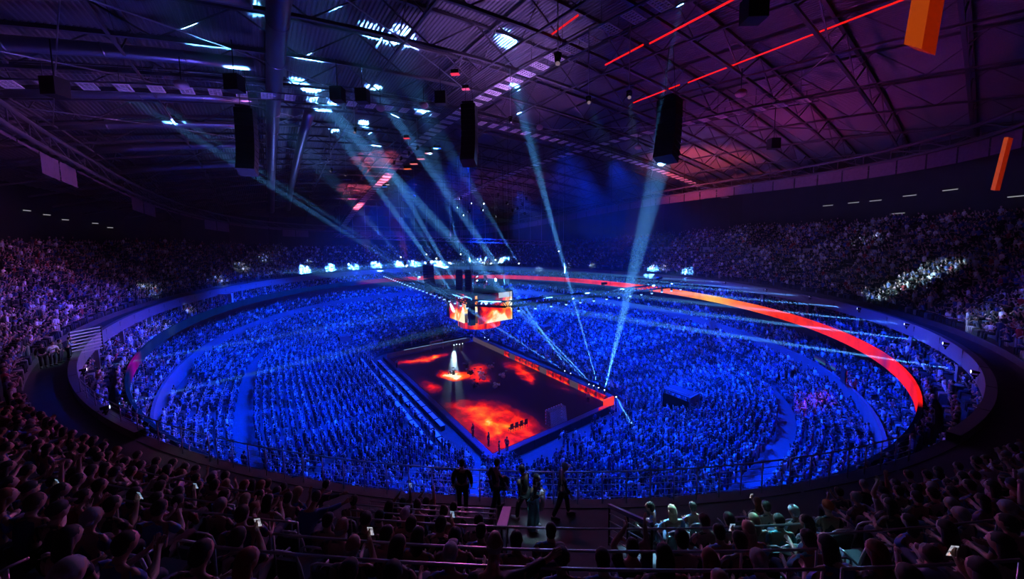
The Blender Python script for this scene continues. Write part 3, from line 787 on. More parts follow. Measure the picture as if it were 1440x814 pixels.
# ------------------------------------------------------------------ hung loudspeakers
CABM = None
def line_array(top, n, w, yaw, label, curve=.05, h=.42):
    root = empty('line_array', top, yaw); tag(root, label, 'loudspeaker', 'line arrays hung from the roof')
    b = MB(); b.box((w*.35, 0, -h/2+.01), (w*.9, w, h-.03)); b.box((w*.81, 0, -h/2+.01), (.03, w*.9, h*.7))
    cab = b.mesh('cabinet', M['black'])
    x, z, a = 0.0, 0.0, 0.0
    for i in range(n):
        c = put('cabinet', cab, root, (x, 0, z)); c.rotation_euler = (0, a, 0)
        x += -math.sin(a)*h; z -= math.cos(a)*h; a += curve*(i/n)*2
    b = MB(); b.box((w*.35, 0, .1), (w, w*.8, .12)); b.build('fly_frame', M['black_metal'], root)
    b = MB(); zt = max(1.0, zc(top[0], top[1])-top[2])
    for s in (-1, 1): b.tube([(w*.35, s*w*.3, .1), (w*.35, s*w*.1, zt)], .02, 4)
    b.build('chain', M['black_metal'], root)
def upj(u, v, t): return tuple(unproj(u, v, t))
line_array(upj(342, 152, 25), 11, 1.15, 2.9, 'black line array hung before the long round duct')
line_array(upj(658, 146, 27), 11, 1.15, 2.4, 'black line array covering the crossing of two catwalks')
line_array(upj(938, 138, 24), 10, 1.35, 1.7, 'black line array in the tall light beam')
line_array(upj(605, 373, 56), 10, 1.3, 3.6, 'curved black line array beside the centre screens', .09)
line_array(upj(645, 381, 52.5), 8, .95, 2.5, 'first of two slim black line arrays above the centre screens', .02)
line_array(upj(658, 381, 52.5), 8, .95, 2.5, 'second of two slim black line arrays above the centre screens, with red front edge', .02)
# black sub boxes hung in a row under the roof
for i, (u, v) in enumerate([(78, 128), (330, 122), (475, 137), (510, 139), (620, 142), (1060, 20), (1088, 205)]):
    p = clear_roof(u, v, 34, 2.2); root = empty('hung_speaker', p, 2.5); tag(root, 'black speaker box hung under the roof, ' + ['over the near left end wall', 'above the first line array', 'just left of the cluster middle', 'in the middle of the cluster', 'beside the catwalk crossing', 'high over the red tubes', 'over the far long side'][i], 'loudspeaker', 'speaker boxes hung under the roof')
    b = MB(); b.box((0, 0, .2), (.7, .9, 1.0)); b.build('cabinet', M['black'], root)
    b = MB(); b.tube([(0, 0, .75), (0, 0, zc(p.x, p.y)-p.z+.5)], .03, 4); b.build('chain', M['black_metal'], root)
# round dish lamps and coloured lamps at the catwalks
M['dish'] = mat('dish', (.6, .35, .42), .4)
for i, (u, v, t) in enumerate([(255, 119, 33), (535, 152, 34), (596, 148, 36), (759, 179, 40), (1042, 131, 26), (897, 207, 42)]):
    p = clear_roof(u, v, t, 1.2); root = empty('dish_lamp', p); tag(root, 'round dish shaped lamp hung ' + ['over the near ducts', 'under the crossing catwalk', 'at the catwalk crossing', 'past the hung line array', 'before the far red tube', 'over the red lit grates'][i], 'lamp', 'round dish lamps under the roof')
    b = MB(); b.ellipsoid((0, 0, 0), (.42, .42, .3), 10, 6); b.build('shade', M['dish'], root)
    b = MB(); b.tube([(0, 0, .25), (0, 0, 1.8)], .03, 5); b.build('stem', M['black_metal'], root)
GEL = [((615, 209), (.02, .12, 1), 'blue'), ((603, 216), (1, .3, .35), 'pale pink'), ((592, 224), (1, .25, .3), 'rose'), ((582, 231), (1, .2, .2), 'salmon'), ((573, 238), (1, .16, .02), 'orange'), ((544, 260), (.9, .5, .5), 'pale peach'), ((541, 263), (.05, .2, 1), 'small blue'), ((572, 195), (1, .05, .08), 'red'), ((640, 105), (1, .04, .1), 'red'), ((655, 126), (1, .1, .3), 'dim pink')]
for i, ((u, v), c, n) in enumerate(GEL):
    p = clear_roof(u, v, 44 if i < 5 else 52 if i < 7 else 38, .8); root = empty('gel_lamp', p, 2.4)
    tag(root, '%s coloured lamp under the long catwalk, %s' % (n, ['topmost of five', 'second of five', 'third of five', 'fourth of five', 'lowest of five', 'upper of the far two', 'lower of the far two', 'beside the crossing', 'above the crossing', 'just over the crossing'][i]), 'lamp', 'coloured lamps along the catwalk')
    s = .42 if i < 5 else .3
    b = MB(); b.box((0, 0, .2), (s, s*2, .3)); b.build('housing', M['black_metal'], root)
    b = MB(); b.box((0, 0, .03), (s*1.3, s*2.2, .04)); b.build('lamp_face', flat_emit('gel_%d' % i, c, .9), root)
# orange hung boxes; lit and shaded side are put into the emission colours
M['orange_lit'] = flat_emit('orange_lit', (.34, .04, .003), 1); M['orange_shaded'] = flat_emit('orange_shaded', (.2, .008, .0), 1)
def hung_box(corners, depth, label):
    """corners: bottom left, bottom middle edge, bottom right and the top edge direction"""
    bl, bm, br, upv = corners
    root = empty('banner_box', bl); tag(root, label, 'banner')
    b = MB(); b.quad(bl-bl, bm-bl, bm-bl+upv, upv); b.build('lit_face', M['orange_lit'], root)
    b = MB(); b.quad(bm-bl, br-bl, br-bl+upv, bm-bl+upv); b.build('shaded_face', M['orange_shaded'], root)
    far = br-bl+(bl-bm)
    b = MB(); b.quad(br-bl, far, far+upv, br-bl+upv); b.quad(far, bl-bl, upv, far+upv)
    b.quad(upv, bm-bl+upv, br-bl+upv, far+upv); b.quad(bl-bl, far, br-bl, bm-bl); b.build('back_faces', M['orange_shaded'], root)
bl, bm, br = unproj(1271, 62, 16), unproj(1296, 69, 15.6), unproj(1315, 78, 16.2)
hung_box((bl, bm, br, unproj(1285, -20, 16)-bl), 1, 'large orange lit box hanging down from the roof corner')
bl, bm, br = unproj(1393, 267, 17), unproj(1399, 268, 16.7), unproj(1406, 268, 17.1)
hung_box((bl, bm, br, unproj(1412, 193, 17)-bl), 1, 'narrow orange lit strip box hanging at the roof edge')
# short wall lamps high on the outer wall
M['tube_white'] = flat_emit('tube_white', (.8, .8, .85), .35)
def wall_hit(u, v):
    d = fw + R2*((u-720)/FPX) - U2*((v-CY)/FPX); t = 8.0
    while t < 180:
        p = CAM+d*t; ph = phi_of(p); w = ring_pt(ph, WALK+TREAD*rows_at(ph)+2.7)
        if Vector((p.x-OX, p.y-OY)).length > Vector((w.x-OX, w.y-OY)).length and t > 20: return p, ph
        t += .1
    return p, ph
for i, (u, v) in enumerate([(38, 296), (66, 302), (92, 309), (134, 314), (155, 320), (1164, 289), (1200, 285), (1231, 282), (1279, 275), (1336, 267), (1430, 276), (1263, 300)]):
    p, ph = wall_hit(u, v); q = oval(RA, RB, RN, ph+.01)-oval(RA, RB, RN, ph-.01)
    b = MB(); root = empty('wall_lamp', p, math.atan2(q.y, q.x)); s = 1.0 if i < 5 else 1.6
    tag(root, 'short white strip lamp high on the dark outer wall, %s along it' % ['first', 'second', 'third', 'fourth', 'fifth', 'sixth', 'seventh', 'eighth', 'ninth', 'tenth', 'eleventh', 'twelfth'][i], 'lamp', 'strip lamps on the outer wall')
    b.box((0, 0, 0), (s, .1, .1)); b.build('tube', M['tube_white'], root)
    b = MB(); b.box((0, 0, .09), (s*1.05, .16, .07)); b.build('housing', M['black_metal'], root)
# far truss with hanging rods
ft = empty('far_truss'); ft['kind'] = 'structure'
b = MB(); p0, p1 = unproj(470, 334, 92), unproj(800, 345, 100)
for dz in (0, 1.0): b.tube([p0+Vector((0, 0, dz)), p1+Vector((0, 0, dz))], .14, 4)
for k in range(40):
    a = p0.lerp(p1, k/40); c = p0.lerp(p1, (k+1)/40); bar(b, a, c+Vector((0, 0, 1)), .06)
b.build('chords', mat('pink_steel', (.5, .25, .35), .5, .3), ft)
for k in range(20):
    a = p0.lerp(p1, (k+.5)/20); b = MB(); bar(b, a, Vector((a.x, a.y, zc(a.x, a.y)+2)), .05); b.build('rod', M['steel'], ft)
ORDN = ['first', 'second', 'third', 'fourth', 'fifth', 'sixth', 'seventh', 'eighth', 'ninth', 'tenth', 'eleventh', 'twelfth', 'thirteenth', 'fourteenth', 'fifteenth', 'sixteenth', 'seventeenth', 'eighteenth', 'nineteenth', 'twentieth', 'twenty-first', 'twenty-second', 'twenty-third', 'twenty-fourth', 'twenty-fifth', 'twenty-sixth']
# ------------------------------------------------------------------ centre screens
jum = empty('scoreboard', (0, 0, 16)); tag(jum, 'hanging four sided centre screen cluster showing fire', 'screen')
def shift(o, loc): o.location = loc; return o
HX, HY = 4.6, 4.3
scr = fire_screen('fire_screen', .35, .3, .05, 1.0, (Vector((.05, .12, -.16)), .12))
scr2 = fire_screen('fire_screen_side', .45, .3, .07, 1.0, (Vector((.13, 0, -.16)), .1))
for name, c, size, mt in [('screen', (HX, .55, -2.3), (.2, 7.0, 5.0), scr), ('screen', (-HX, 0, -2.3), (.2, 7.0, 5.0), scr), ('screen', (-.55, -HY, -2.3), (5.6, .2, 5.0), scr2), ('screen', (0, HY, -2.3), (5.6, .2, 5.0), scr2)]:
    b = MB(); b.box((0, 0, 0), size); b.build(name, mt, jum, c)
for sx in (-1, 1):
    for sy in (-1, 1):
        b = MB(); b.box((sx*(HX-.5), sy*(HY-.4), -2.3), (1.0, .9, 5.0)); b.build('corner_frame', M['black_metal'], jum)
b = MB(); b.box((0, 0, .25), (2*HX, 2*HY, .3)); b.build('top_frame', M['black_metal'], jum)
b = MB(); P = [(3.9*math.cos(2*PI*k/32), 3.9*math.sin(2*PI*k/32)) for k in range(32)]
b.strip([(x, y, -6.05) for x, y in P], [(x, y, -4.95) for x, y in P], True); b.build('ring_screen', fire_screen('fire_ring', .5, .05, -.02, 1.0), jum)
b = MB(); b.add([(x, y, -6.03) for x, y in P], [tuple(range(32))]); b.add([(x, y, -4.9) for x, y in P], [tuple(range(32))]); b.build('ring_plate', M['black'], jum)
# white blown out panel shown on the top of the screens
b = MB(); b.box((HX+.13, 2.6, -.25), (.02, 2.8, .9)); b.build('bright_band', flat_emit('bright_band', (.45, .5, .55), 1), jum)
b = MB()
for sx in (-1, 1):
    for sy in (-1, 1): b.tube([(sx*3.5, sy*3.2, .4), (sx*3.5, sy*3.2, 22)], .04, 4)
o = b.build('cables', M['black_metal'], jum)
# rig above the centre screens: hung lamps on a small grid
rig = empty('lamp_rig', (0, 0, 19.5)); tag(rig, 'small square rig of hanging lamps above the centre screens', 'rig')
b = MB()
for s in (-1, 1): b.tube([(-4, s*3, 0), (4, s*3, 0)], .1, 4); b.tube([(s*4, -3, 0), (s*4, 3, 0)], .1, 4)
b.build('rig_frame', M['steel'], rig)
rnd = random.Random(3)
for k in range(14):
    x, y, z = rnd.uniform(-4, 4), rnd.uniform(-3, 3), -rnd.uniform(.4, 2.2)
    b = MB(); b.tube([(x, y, 0), (x, y, z)], .04, 4); b.box((x, y, z-.25), (.3, .3, .5)); b.build('hung_lamp', M['chrome'], rig)

# ------------------------------------------------------------------ flown lighting truss, a rectangle around the centre
def box_truss(p, q, label, w=.7):
    p, q = Vector(p), Vector(q); root = empty('lighting_truss', p); tag(root, label, 'truss', 'flown lighting trusses')
    d = q-p; L = d.length; d.normalize(); s = Vector((-d.y, d.x, 0)); u = Vector((0, 0, 1))
    for a in (-1, 1):
        for c in (-1, 1):
            b = MB(); b.tube([s*a*w/2+u*c*w/2, d*L+s*a*w/2+u*c*w/2], .08, 5); b.build('chord', M['black_metal'], root)
    b = MB(); n = int(L/1.0)
    for i in range(n):
        for a in (-1, 1):
            bar(b, d*(L*i/n)+s*a*w/2-u*w/2, d*(L*(i+.5)/n)+s*a*w/2+u*w/2, .045); bar(b, d*(L*(i+.5)/n)+s*a*w/2+u*w/2, d*(L*(i+1)/n)+s*a*w/2-u*w/2, .045)
    o = b.build('lacing', M['black_metal'], root); o['kind'] = 'stuff'
    b = MB()
    for i in range(int(L/9)+1):
        c = d*(min(L, 9*i)); b.tube([c+u*w/2, c+u*(zc((p+c).x, (p+c).y)-p.z)], .02, 4)
    b.build('chain', M['black_metal'], root)
    return root
TZ = 17.0
A1, A2, B1, B2 = (13.6, -9.2, TZ), (-44, -5.2, TZ), (18.2, -6.0, TZ), (21.8, 31, TZ)
box_truss(A1, A2, 'black lighting truss running from the centre screens to the far end')
box_truss((14.2, -9.4, TZ), (18.1, -6.4, TZ), 'short black truss piece crossing before the centre screens')
box_truss(B1, B2, 'black lighting truss running across toward the flame ribbon')
# blue-white lamps hung below the trusses
M['blue_lens'] = flat_emit('blue_lens', (.25, .45, 1), 2.2)
def hung_lamps(p, q, n, where, skip=0):
    p, q = Vector(p), Vector(q)
    lab = 'small lamp with a blue white lens, hung under the truss %s' % where
    proto = None
    for k in range(skip, n):
        c = p.lerp(q, (k+.5)/n)+Vector((0, 0, -.75))
        if proto is None:
            proto = empty('truss_lamp', c); tag(proto, lab, 'stage light', 'lamps under the truss %s' % where)
            b = MB(); b.tube([(0, 0, .55), (0, 0, .2)], .05, 5); b.tube([(0, 0, .25), (0, 0, -.18)], [.13, .2], 8); b.build('lamp_head', M['black_metal'], proto)
            b = MB(); b.ellipsoid((0, 0, -.26), (.19, .19, .14), 8, 6); b.build('lens', M['blue_lens'], proto)
            c2 = proto
        else: c2 = copy_tree(proto); c2.location = c
        c2['label'] = '%s blue white lamp from the centre screens under the truss %s' % (ORDN[k], where)
hung_lamps(A1, A2, 26, 'toward the far end'); hung_lamps(B1, B2, 14, 'toward the flame ribbon')
# followspot operators' black boxes on top of the trusses
for i, (P_, Q_, t) in enumerate([(A1, A2, .3), (A1, A2, .42), (A1, A2, .55), (B1, B2, .45), (B1, B2, .8)]):
    c = Vector(P_).lerp(Vector(Q_), t)+Vector((0, 0, .3)); root = empty('followspot', c, i); tag(root, 'black followspot lamp standing on the truss, ' + ['first toward the far end', 'second toward the far end', 'third toward the far end', 'first toward the ribbon', 'second toward the ribbon'][i], 'stage light', 'followspots on the trusses')
    b = MB(); b.tube([(0, 0, 0), (0, 0, 1.0)], .06, 5); b.build('post', M['black_metal'], root)
    b = MB(); b.tube([(-.5, 0, 1.25), (.45, 0, 1.1)], [.16, .24], 8); b.build('barrel', M['black_metal'], root)

# ------------------------------------------------------------------ goals
M['goal_red'] = mat('goal_red', (.6, .08, .1), .4); M['goal_white'] = mat('goal_white', (.8, .8, .82), .4)
M['net'] = mat('net', (.8, .75, .85), .8)
def goal(x, sgn, label):
    root = empty('handball_goal', (x, 0, .09)); tag(root, label, 'goal', 'handball goals')
    def striped(p, q, n):
        p, q = Vector(p), Vector(q)
        for k in range(n):
            b = MB(); b.tube([p.lerp(q, k/n), p.lerp(q, (k+1)/n)], .06, 4, smooth=False)
            b.build('post_stripe', M['goal_red'] if k % 2 else M['goal_white'], root)
    striped((0, -1.5, 0), (0, -1.5, 2), 9); striped((0, 1.5, 0), (0, 1.5, 2), 9); striped((0, -1.5, 2.03), (0, 1.5, 2.03), 13)
    b = MB()
    for y in (-1.5, 1.5): b.tube([(0, y, 2), (sgn*.8, y, 2), (sgn*1.1, y, .05), (0, y, .05)], .025, 5)
    b.tube([(sgn*1.1, -1.5, .05), (sgn*1.1, 1.5, .05)], .025, 5); b.tube([(sgn*.8, -1.5, 2), (sgn*.8, 1.5, 2)], .025, 5); b.build('net_frame', M['steel'], root)
    b = MB()
    for k in range(25):
        y = -1.5+3*k/24; b.tube([(0, y, 2), (sgn*.8, y, 2), (sgn*1.1, y, .05)], .016, 3, cap=False)
    for k in range(14):
        f = k/13; X = sgn*lerp(.8, 1.1, f); Z = lerp(2, .05, f)
        b.tube([(0, -1.5, Z), (X, -1.5, Z), (X, 1.5, Z), (0, 1.5, Z)], .01, 3, cap=False)
    o = b.build('net', M['net'], root); o['kind'] = 'stuff'
goal(20, 1, 'handball goal with white net at the near end of the court')
goal(-20, -1, 'handball goal with white net before the grey end board')
# ------------------------------------------------------------------ boards round the court
eb = empty('end_board', (-21.4, 0, 0)); tag(eb, 'long grey advertising board behind the far goal', 'advertising board')
for k in range(10):
    b = MB(); b.box((0, -10.1+2.05*k, .5), (.12, 1.99, .95)); b.build('board_panel', M['board_grey'], eb)
b = MB(); b.box((-.1, .6, 1.02), (.2, 15.8, .07)); b.build('top_light', flat_emit('top_light', (.3, .5, .75), .55), eb)
fb = empty('flame_board', (0, 10.2, 0)); tag(fb, 'long low screen board with flames along the far side of the court', 'screen')
fbm = fire_screen('flame_board_screen', .55, .5, .05, 1.0, (Vector((.012, 0, .1)), .02))
grey = mat('board_dark', (.05, .045, .055), .4, emit=(.09, .06, .075), estr=.8)
for k in range(21):
    x = -20+2.0*k; b = MB(); b.box((0, 0, 0), (1.96, .18, 1.02))
    b.build('screen_panel', grey if k in (0, 1, 2, 3, 4, 5, 6, 8, 13, 17) else fbm, fb, (x, 0, .6))
b = MB(); b.box((-.6, .35, .55), (41.6, .4, 1.0)); b.build('board_back', M['black'], fb)
cbx = empty('corner_screen', (21.75, 8.7, 0)); tag(cbx, 'bright red screen block at the near end of the flame board', 'screen')
b = MB(); b.box((0, .9, .65), (.3, 2.2, 1.25)); b.build('front_screen', flat_emit('corner_red', (1, .045, .004), 1), cbx)
b = MB(); b.box((.5, -.75, .25), (.9, 1.4, .45)); b.build('low_screen', flat_emit('corner_red2', (.8, .02, .004), .9), cbx)
nb = empty('near_board', (23.2, -1.2, 0)); tag(nb, 'black advertising board behind the near goal', 'advertising board')
for k in range(10):
    b = MB(); b.box((0, -10.1+2.05*k, .55), (.14, 2.0, 1.05)); b.build('board_panel', M['black'], nb)
sb_ = empty('side_board', (0, -12.1, 0)); tag(sb_, 'dark board along the near left side of the court', 'advertising board')
for k in range(20):
    b = MB(); b.box((-19.5+2.1*k, 0, .4), (2.04, .14, .75)); b.build('board_panel', M['wall_dark'], sb_)
# press tables with blue lit tops
M['cloth'] = mat('cloth', (.55, .56, .6), .8)
def table(x, y, yaw, label, L=1.9):
    root = empty('press_table', (x, y, 0), yaw); return root
tabs = []
for row, (y, z) in enumerate([(-13.4, .0), (-15.25, .55), (-16.95, .98)]):
    for k in range(16):
        x = -18+2.3*k+(row % 2)*.6
        if row == 0 and k > 13: continue
        tabs.append((x, y, z, row, k))
proto = None
tabs = [t for t in tabs if t[2] < .1 or True]
for (x, y, z, row, k) in tabs:
    if proto is None:
        proto = empty('press_table', (x, y, z)); tag(proto, 'white topped press table in the rows beside the long dark board', 'table', 'press tables beside the court')
        b = MB(); b.box((0, 0, .73), (2.0, .6, .05)); b.build('table_top', M['cloth'], proto)
        b = MB(); b.box((0, .27, .38), (2.0, .04, .66)); b.build('modesty_panel', M['black'], proto)
        lg = MB(); lg.box((0, 0, .35), (.05, .5, .7)); lm = lg.mesh('leg', M['black_metal'])
        for s in (-1, 1): put('leg', lm, proto, (s*.95, 0, 0))
    else: c = copy_tree(proto); c.location = (x, y, z)
    (proto if (row, k) == (0, 0) else c)['label'] = 'white press table %s, %s from the far end' % (['beside the dark board', 'one row back from the dark board', 'two rows back from the dark board'][row], ORDN[k])
# substitutes' chairs on the glowing floor
def court_chair(x, y, yaw, i):
    root = empty('court_chair', (x, y, .08), yaw); tag(root, 'black chair on the red floor near the goal, %s in its row' % ['first', 'second', 'third', 'fourth'][i], 'chair', 'black chairs on the red floor')
    b = MB(); b.box((0, 0, .45), (.48, .48, .08)); b.build('seat', M['black'], root)
    b = MB(); b.box((-.24, 0, .8), (.07, .48, .7)); b.build('backrest', M['black'], root)
    lg = MB(); lg.tube([(0, 0, 0), (0, 0, .42)], .03, 5); lm = lg.mesh('leg', M['black'])
    for sx in (-1, 1):
        for sy in (-1, 1): put('leg', lm, root, (sx*.2, sy*.2, 0))
for i in range(4): court_chair(18.55+.05*i, -6.3+.75*i, PI, i)
# drum kits and instruments spread over the middle of the floor
M['drum_white'] = mat('drum_white', (.8, .8, .85), .3)
def drum_kit(x, y, i, pale):
    root = empty('drum_kit', (x, y, .08), i*1.3); tag(root, '%s drum set on the burning floor picture, %s' % ('white' if pale else 'dark', DK[i]), 'drum set', 'drum sets in the middle of the court')
    mt = M['drum_white'] if pale else M['black']
    b = MB(); b.tube([(-.1, 0, .35), (.35, 0, .35)], .33, 12); b.build('bass_drum', mt, root)
    for k, (dx, dy, dz, r) in enumerate([(.05, .25, .75, .17), (.05, -.25, .75, .17), (-.35, .45, .55, .22), (-.4, -.4, .6, .2)]):
        b = MB(); b.tube([(dx, dy, dz-.12), (dx, dy, dz+.12)], r, 10); b.build('tom_drum', mt, root)
    for k, (dx, dy) in enumerate([(.2, .75), (.2, -.75)]):
        b = MB(); b.tube([(dx, dy, 0), (dx, dy, 1.15)], .02, 4); b.tube([(dx, dy, 1.15), (dx, dy, 1.17)], .28, 10); b.build('cymbal', M['chrome'], root)
    b = MB(); b.tube([(-.8, 0, .45), (-.8, 0, .52)], .18, 8); b.tube([(-.8, 0, 0), (-.8, 0, .45)], .03, 4); b.build('stool', M['black'], root)
DK = ['nearest the white glow', 'behind the white glow', 'in the orange flames', 'at the flame edge', 'largest, at the dark side', 'farthest to the dark side', 'beside the largest one', 'toward the flame board', 'at the front of the group']
for i, (u, v) in enumerate([(656, 517), (637, 527), (662, 527), (676, 529), (697, 545), (707, 531), (680, 535), (690, 519), (668, 545)]):
    p = unproj_z(u, v, .1); drum_kit(p.x, p.y, i, i in (3, 4, 5, 6, 7))
# signs on the wall of the lower bowl
def low_wall(u, v):
    t = 15.0
    while t < 140:
        p = unproj(u, v, t); x, y = abs(p.x-OX)/50.5, abs(p.y-OY)/40.3
        if x**2.06+y**2.06 > 1 and p.z < 12: return p
        t += .1
def wall_thing(name, u, v, label, cat, parts):
    p = low_wall(u, v); ph = math.atan2((p.y-OY)/40.3, (p.x-OX)/50.5); q = oval(50.5, 40.3, 2.06, ph+.01)-oval(50.5, 40.3, 2.06, ph-.01)
    root = empty(name, p, math.atan2(q.y, q.x)); tag(root, label, cat)
    for nm, c, sz, mt in parts: b = MB(); b.box(c, sz); b.build(nm, mt, root)
wall_thing('wall_banner', 1153, 505, 'small flag like banner with dark, red and gold bands on the blue wall', 'banner', [('dark_band', (0, 0, .25), (2.2, .05, .25), M['black']), ('red_band', (0, 0, 0), (2.2, .05, .25), mat('flag_red', (.8, .05, .02), .6)), ('gold_band', (0, 0, -.25), (2.2, .05, .25), mat('flag_gold', (.9, .5, .03), .6))])
wall_thing('wall_banner', 1172, 515, 'second small flag like banner beside the first one', 'banner', [('red_band', (0, 0, .1), (1.0, .05, .3), M['goal_red']), ('gold_band', (0, 0, -.2), (1.0, .05, .3), bpy.data.materials['flag_gold'])])
wall_thing('number_display', 1188, 528, 'dark display box with two glowing red fields on the blue wall', 'display', [('box', (0, .1, 0), (1.0, .12, 1.6), M['black']), ('upper_field', (0, 0, .38), (.7, .06, .45), flat_emit('red_field', (1, .03, .01), .9)), ('lower_field', (0, 0, -.38), (.7, .06, .45), bpy.data.materials['red_field'])])
p = ring_hit(306, 399); root = empty('commentary_desk', (p.x, p.y, 15.2), 1.1); tag(root, 'long white desk brightly lit below the far curve of the parapet', 'desk')
b = MB(); b.box((0, 0, .9), (4.5, .7, .12)); b.build('desk_top', M['panel_white'], root)
for s in (-1, 0, 1): b = MB(); b.box((s*1.9, 0, .1), (.7, .5, 1.5)); b.build('desk_front', M['panel_white'], root)
# ------------------------------------------------------------------ people: one continuous skinned body, with hair and clothes as parts
dg_objs = []
def skin_mesh(name, V, Ed, Rr, levels, mats, root=0, post=None):
    bm = bmesh.new(); lay = bm.verts.layers.skin.verify()
    bv = []
    for i, (v, r) in enumerate(zip(V, Rr)):
        b = bm.verts.new(v); b[lay].radius = (r, r); b[lay].use_root = (i == root); bv.append(b)
    for a, b in Ed: bm.edges.new((bv[a], bv[b]))
    me = bpy.data.meshes.new(name+'_skeleton'); bm.to_mesh(me); bm.free()
    o = bpy.data.objects.new(name, me); COL.objects.link(o)
    sk = o.modifiers.new('skin', 'SKIN'); sk.use_smooth_shade = True; sk.branch_smoothing = .6
    if levels:
        ss = o.modifiers.new('sub', 'SUBSURF'); ss.levels = levels; ss.render_levels = levels
    bpy.context.view_layer.update()
    dg = bpy.context.evaluated_depsgraph_get()
    out = bpy.data.meshes.new_from_object(o.evaluated_get(dg))
    bpy.data.objects.remove(o); bpy.data.meshes.remove(me)
    out.name = name; out.materials.clear()
    for mt in mats: out.materials.append(mt)
    if post:
        for v in out.vertices: v.co = post(v.co)
    out.polygons.foreach_set('use_smooth', [True]*len(out.polygons)); out.update()
    return out
def head_surface(p, hc, yawv):
    """pulls the vertices of the head onto a skull shape with brow, eyes, nose, mouth, chin and ears"""
    q = p-hc
    # local axes: x forward, y left, z up
    f, l = yawv, Vector((-yawv.y, yawv.x, 0)); u = Vector((0, 0, 1))
    d = Vector((q.dot(f), q.dot(l), q.dot(u)))
    if d.length < 1e-5 or d.z < -.13: return p
    n = d.normalized()
    r = 1/math.sqrt((n.x/.095)**2+(n.y/.076)**2+(n.z/(.113 if n.z > 0 else .122))**2)
    g = lambda yy, zz, s1, s2: math.exp(-((n.y-yy)/s1)**2-((n.z-zz)/s2)**2)
    if n.x > 0:
        r += .024*g(0, -.18, .14, .22)+.008*g(0, .28, .5, .12)-.010*(g(.33, .06, .16, .13)+g(-.33, .06, .16, .13))
        r += .012*g(0, -.86, .35, .2)+.006*g(0, -.5, .25, .09)-.004*g(0, -.62, .3, .05)
    e = math.exp(-((n.x+.08)/.14)**2-((n.z+.02)/.24)**2)
    if abs(n.y) > .6: r += .02*e
    w = min(1, max(0, (d.z+.13)/.05))
    t = n*r
    return p.lerp(hc+f*t.x+l*t.y+u*t.z, w)
POSES = {}
